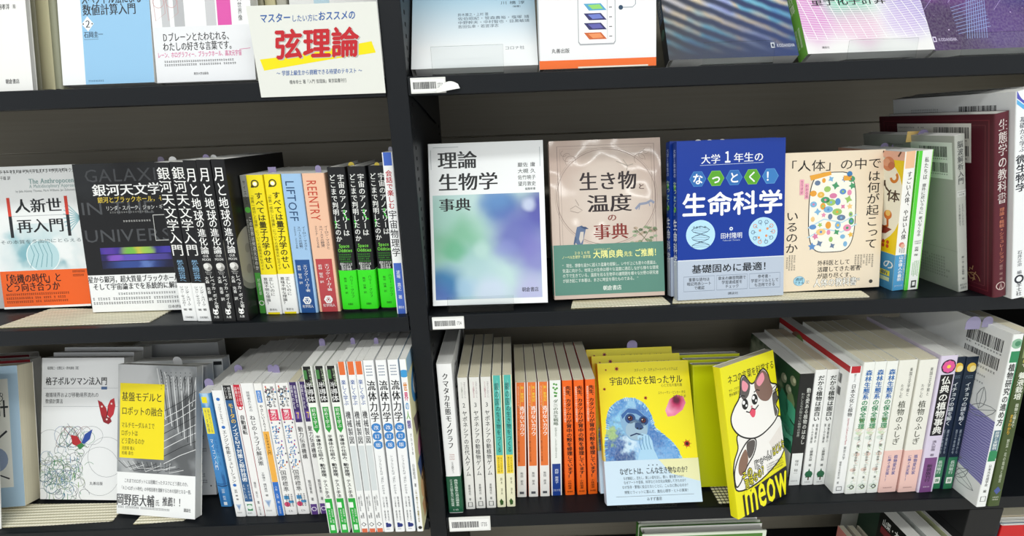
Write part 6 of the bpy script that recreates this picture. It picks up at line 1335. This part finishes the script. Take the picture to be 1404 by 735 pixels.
# ================================================================ LOWEST SHELF, only the tops in view
def top_of(px, y): return on_y(px, y)
g0 = top_of((886, 732), .030); g1 = top_of((1051, 729), .030)
def d_green(b): b.r.rect(.03, .02, .97, .98, '#4f7f35', 1)
GW = g1.x - g0.x + .008
face_at('r', (g0.x - .008, .030, Z_BOT), GW, (g0.z + g1.z) / 2 - Z_BOT, .017, 'green hardcover with a white rim under the yellow books, front one', hard=True, spine='#3f6f2c', right='#dfe6d4', left='#4f7f35', deco=d_green, page=PAGE_G)
g2 = top_of((874, 726), .052)
face_at('r', (g2.x, .053, Z_BOT), GW + .001, g2.z - Z_BOT + .008, .012, 'green hardcover behind the white rimmed one, a white tab of its cover showing', hard=True, spine='#3f6f2c', right='#dfe6d4', left='#4f7f35', page=PAGE_W)
def top_book(px_back, y_front, w, t, lean, label, group=None, dz=0.0, yb=None, **kw):
    """spine-out book whose rear top left corner shows at px_back"""
    p = on_y(px_back, y_front + w if yb is None else yb); h = p.z - Z_BOT + dz
    o = make_book(t, w, h, **kw); o.matrix_world = M4(Ry(lean), Vector((p.x - h * math.sin(lean), y_front, Z_BOT + .0004 + (t * math.sin(lean) if lean > 0 else 0)))); tag(o, label, 'book', group); return o
bx = []
for i, (px, lab) in enumerate(((1149, 'pink covered thin book at the bottom, leftmost beside the dark green one'), (1162, 'thin cream topped book at the bottom, between the pink one and its neighbour'), (1175, 'thin cream topped book at the bottom, touching the dark green one'))):
    top_book((px, 720.5), .012, .105, .0092, 0.0, lab, spine=('#d98a80', '#e6dcc8', '#e6dcc8')[i], left=('#e08f84', '#d9d2c0', '#d9d2c0')[i], right='#d9d2c0', page=PAGE_C)
def d_dark(b):
    f = b.l; f.rect(0, 0, 1, 1, '#22382c', 1); f.rect(.40, .0, .97, .6, '#121413', 2); f.ht('山菜・木の実', .47, .95, .075, .07, '#eef0ec', bold=.02); f.rect(.46, .12, .93, .18, '#7a2a30', 3); f.ht('図鑑', .55, .85, .25, .09, '#eef0ec', bold=.02)
top_book((1213, 704), .012, .11, .0205, yb=.07, lean=0.0, label='dark green book at the bottom right with white lettering on a black panel', spine='#1f3328', left='#22382c', right='#22382c', deco=d_dark, page=PAGE_G)
top_book((1238, 703), .012, .185, .0215, yb=.07, lean=0.0, label='grey topped book at the bottom right, beside the dark green lettered one', spine='#cfd2cc', left='#d5d8d2', right='#2c2e2d', page=PAGE_G)
top_book((1264, 702), .012, .185, .006, yb=.07, lean=0.0, label='grey topped book at the bottom right, left of the black file box', spine='#c9ccc8', left='#c9cfa0', right='#d0d2d0', page=PAGE_G)
# black file box and the red book at the right edge
fb = empty('file_box'); q = on_y((1371, 712), .004); W_, H_, D_ = .050, .284, .235
fb.location = (q.x - W_, .004, Z_BOT + .0003); m = MB()
KB = mat('#141517', .5)
m.box(0, 0, 0, W_, D_, H_ - .05, KB, bev=.001); m.build('box_body', fb)
m = MB(); m.box(-.0008, -.0008, H_ - .0495, W_ + .0008, D_ + .0008, H_, KB, bev=.001); m.build('lid', fb)
tag(fb, 'black file box at the bottom right, between grey topped books and the red book', 'file box')
rx = on_y((1374, 721), .004); rh = rx.z - Z_BOT
face_at('r', (rx.x, .004, Z_BOT), .130, rh, .0035, 'red covered book at the bottom right corner', spine='#c0161c', right='#c8161c', left='#e6e6e4')
face_at('r', (rx.x + .001, .0085, Z_BOT), .130, rh + .001, .004, 'thin slate blue booklet behind the red book', spine='#6a7a88', right='#6a7a88', left='#6a7a88', page=PAGE_G)
face_at('r', (rx.x, .0135, Z_BOT), .130, rh + .001, .005, 'thin grey booklet behind the slate blue one, bottom right corner', spine='#9a9c98', right='#9a9c98', left='#9a9c98', page=PAGE_G)
face_at('r', (rx.x, .0195, Z_BOT), .130, rh + .004, .020, 'thick beige paged book at the bottom right corner, against the shelf above', spine='#b9ad94', right='#b9ad94', left='#b9ad94', page=PAGE_C)

pack()
# ================================================================ sales slips standing out of the books
def slip(top, base, y, col, label, wpx=10, group='sales slips standing out of the books', shape='round', txt=None):
    """paper tab; top and base are pixels of its upper end and of the point where it leaves the pages"""
    a = on_y(top, y); b = on_y(base, y); h = a.z - b.z; w = wpx * (on_y((base[0] + 1, base[1]), y).x - b.x); dep = .006
    n = 10; pr = []
    if shape == 'round':
        r = w / 2; pr = [(-r, -dep), (r, -dep), (r, max(h - r, 0.0))] + [(r * math.cos(math.pi * i / n), max(h - r, 0) + min(r, h) * math.sin(math.pi * i / n)) for i in range(1, n)] + [(-r, max(h - r, 0.0))]
    else: pr = [(-w / 2, -dep), (w / 2, -dep), (w / 2, h), (-w / 2, h)]
    k = len(pr); v = [(x, 0, z) for x, z in pr] + [(x, .0003, z) for x, z in pr]
    fs = [tuple(range(k)), tuple(range(2 * k - 1, k - 1, -1))] + [(i, k + i, k + (i + 1) % k, (i + 1) % k) for i in range(k)]
    o = mesh_obj('sales_slip', v, fs, [mat(col, .6)]); o.location = (b.x, y, b.z)
    tag(o, label, 'slip', group)
LIL, WHT, YLW = '#958bb0', '#dedede', '#c9b44a'
slip((221, 214.5), (221, 221), .075, '#6a6478', 'dark lilac slip over the face-out black galaxy book', 9)
slip((237, 214.5), (237, 220.5), .06, WHT, 'white round slip over the left white banded black spine', 11)
slip((283, 211.5), (283, 219), .06, LIL, 'lilac slip behind the head of the second moon spine', 9)
slip((293.5, 212), (293.5, 219), .065, WHT, 'white ring slip over the third moon spine', 9)
slip((373.5, 229), (374, 239), .055, LIL, 'lilac slip above the right yellow spine', 11, shape='sq')
slip((437, 226.5), (437, 238), .045, LIL, 'lilac slip above the peach spine', 8)
slip((482, 222), (482, 230), .05, YLW, 'yellow slip above the middle black and green spine', 8)
slip((517, 222.5), (517, 229), .05, YLW, 'yellow slip between the last two black and green spines', 7)
slip((535.5, 201), (536, 211), .05, '#8a8a98', 'grey slip over the tall white and blue spine', 6)
slip((957, 191), (957, 196), .060, WHT, 'white slip, left of three over the blue textbook', 10)
slip((972.5, 191), (972.5, 196), .060, WHT, 'white slip, middle of three over the blue textbook', 8)
slip((990, 190.5), (990, 195.5), .060, WHT, 'white slip, right of three over the blue textbook', 10)
slip((1211, 196), (1211, 211), .115, LIL, 'lilac slip over the yellow anatomy cover, left of a pair', 11)
slip((1226, 196), (1226, 211), .115, LIL, 'lilac slip over the yellow anatomy cover, right of a pair', 11)
slip((1265, 177.5), (1265, 189), .075, LIL, 'lilac slip over the grey hardcover', 15)
slip((1253, 180), (1253, 188.5), .082, '#e3c27a', 'wide sand coloured slip over the grey hardcover, left part', 20, shape='sq')
slip((1281, 178), (1281, 188.5), .082, '#e3c27a', 'sand coloured slip over the grey hardcover, right part', 16, shape='sq')
slip((1343, 123), (1343, 137), .09, LIL, 'large lilac slip over the tall white spine with the blue arrow', 22)
slip((1308, 133), (1308, 141), .12, YLW, 'yellow slip tip over the tall white book with the barcode', 10)
def slip_z(px, z, hh, col, label, wpx=10, **k):
    p = on_z(px, z); slip((px[0], px[1] - hh), px, p.y, col, label, wpx, **k)
ZT = Z_LOW
slip_z((244, 498), ZT + .213, 9, WHT, 'white round slip over the grey white books behind the robot book', 12)
slip_z((287, 528), ZT + .199, 9, LIL, 'lilac slip in the leaning blue spine book', 12)
slip_z((328, 512), ZT + .216, 12, LIL, 'lilac slip above the blue dotted white spine', 11)
slip_z((372, 511), ZT + .222, 11, LIL, 'lilac slip above the multicoloured spines, left of a pair', 8)
slip_z((380, 511), ZT + .222, 11, LIL, 'lilac slip above the multicoloured spines, right of a pair', 8)
slip_z((442, 473), ZT + .2665, 9, LIL, 'lilac slip in the first green footed book', 8)
slip_z((484, 471), ZT + .2715, 8, LIL, 'lilac slip in an orange topped book', 6)
slip_z((516, 471), ZT + .272, 8, LIL, 'lilac slip in a blue disc book', 6)
slip((866.5, 466.5), (866.5, 478), .145, '#a79cc4', 'lilac slip over the yellow monkey books', 14)
slip_z((1334, 446), ZT + .2725, 12, '#8f89a6', 'lilac slip in the white leaf-drawn book, left of a pair', 20)
slip_z((1354, 443), ZT + .2735, 9, '#8f89a6', 'lilac slip by the olive spine, right of a pair', 14)
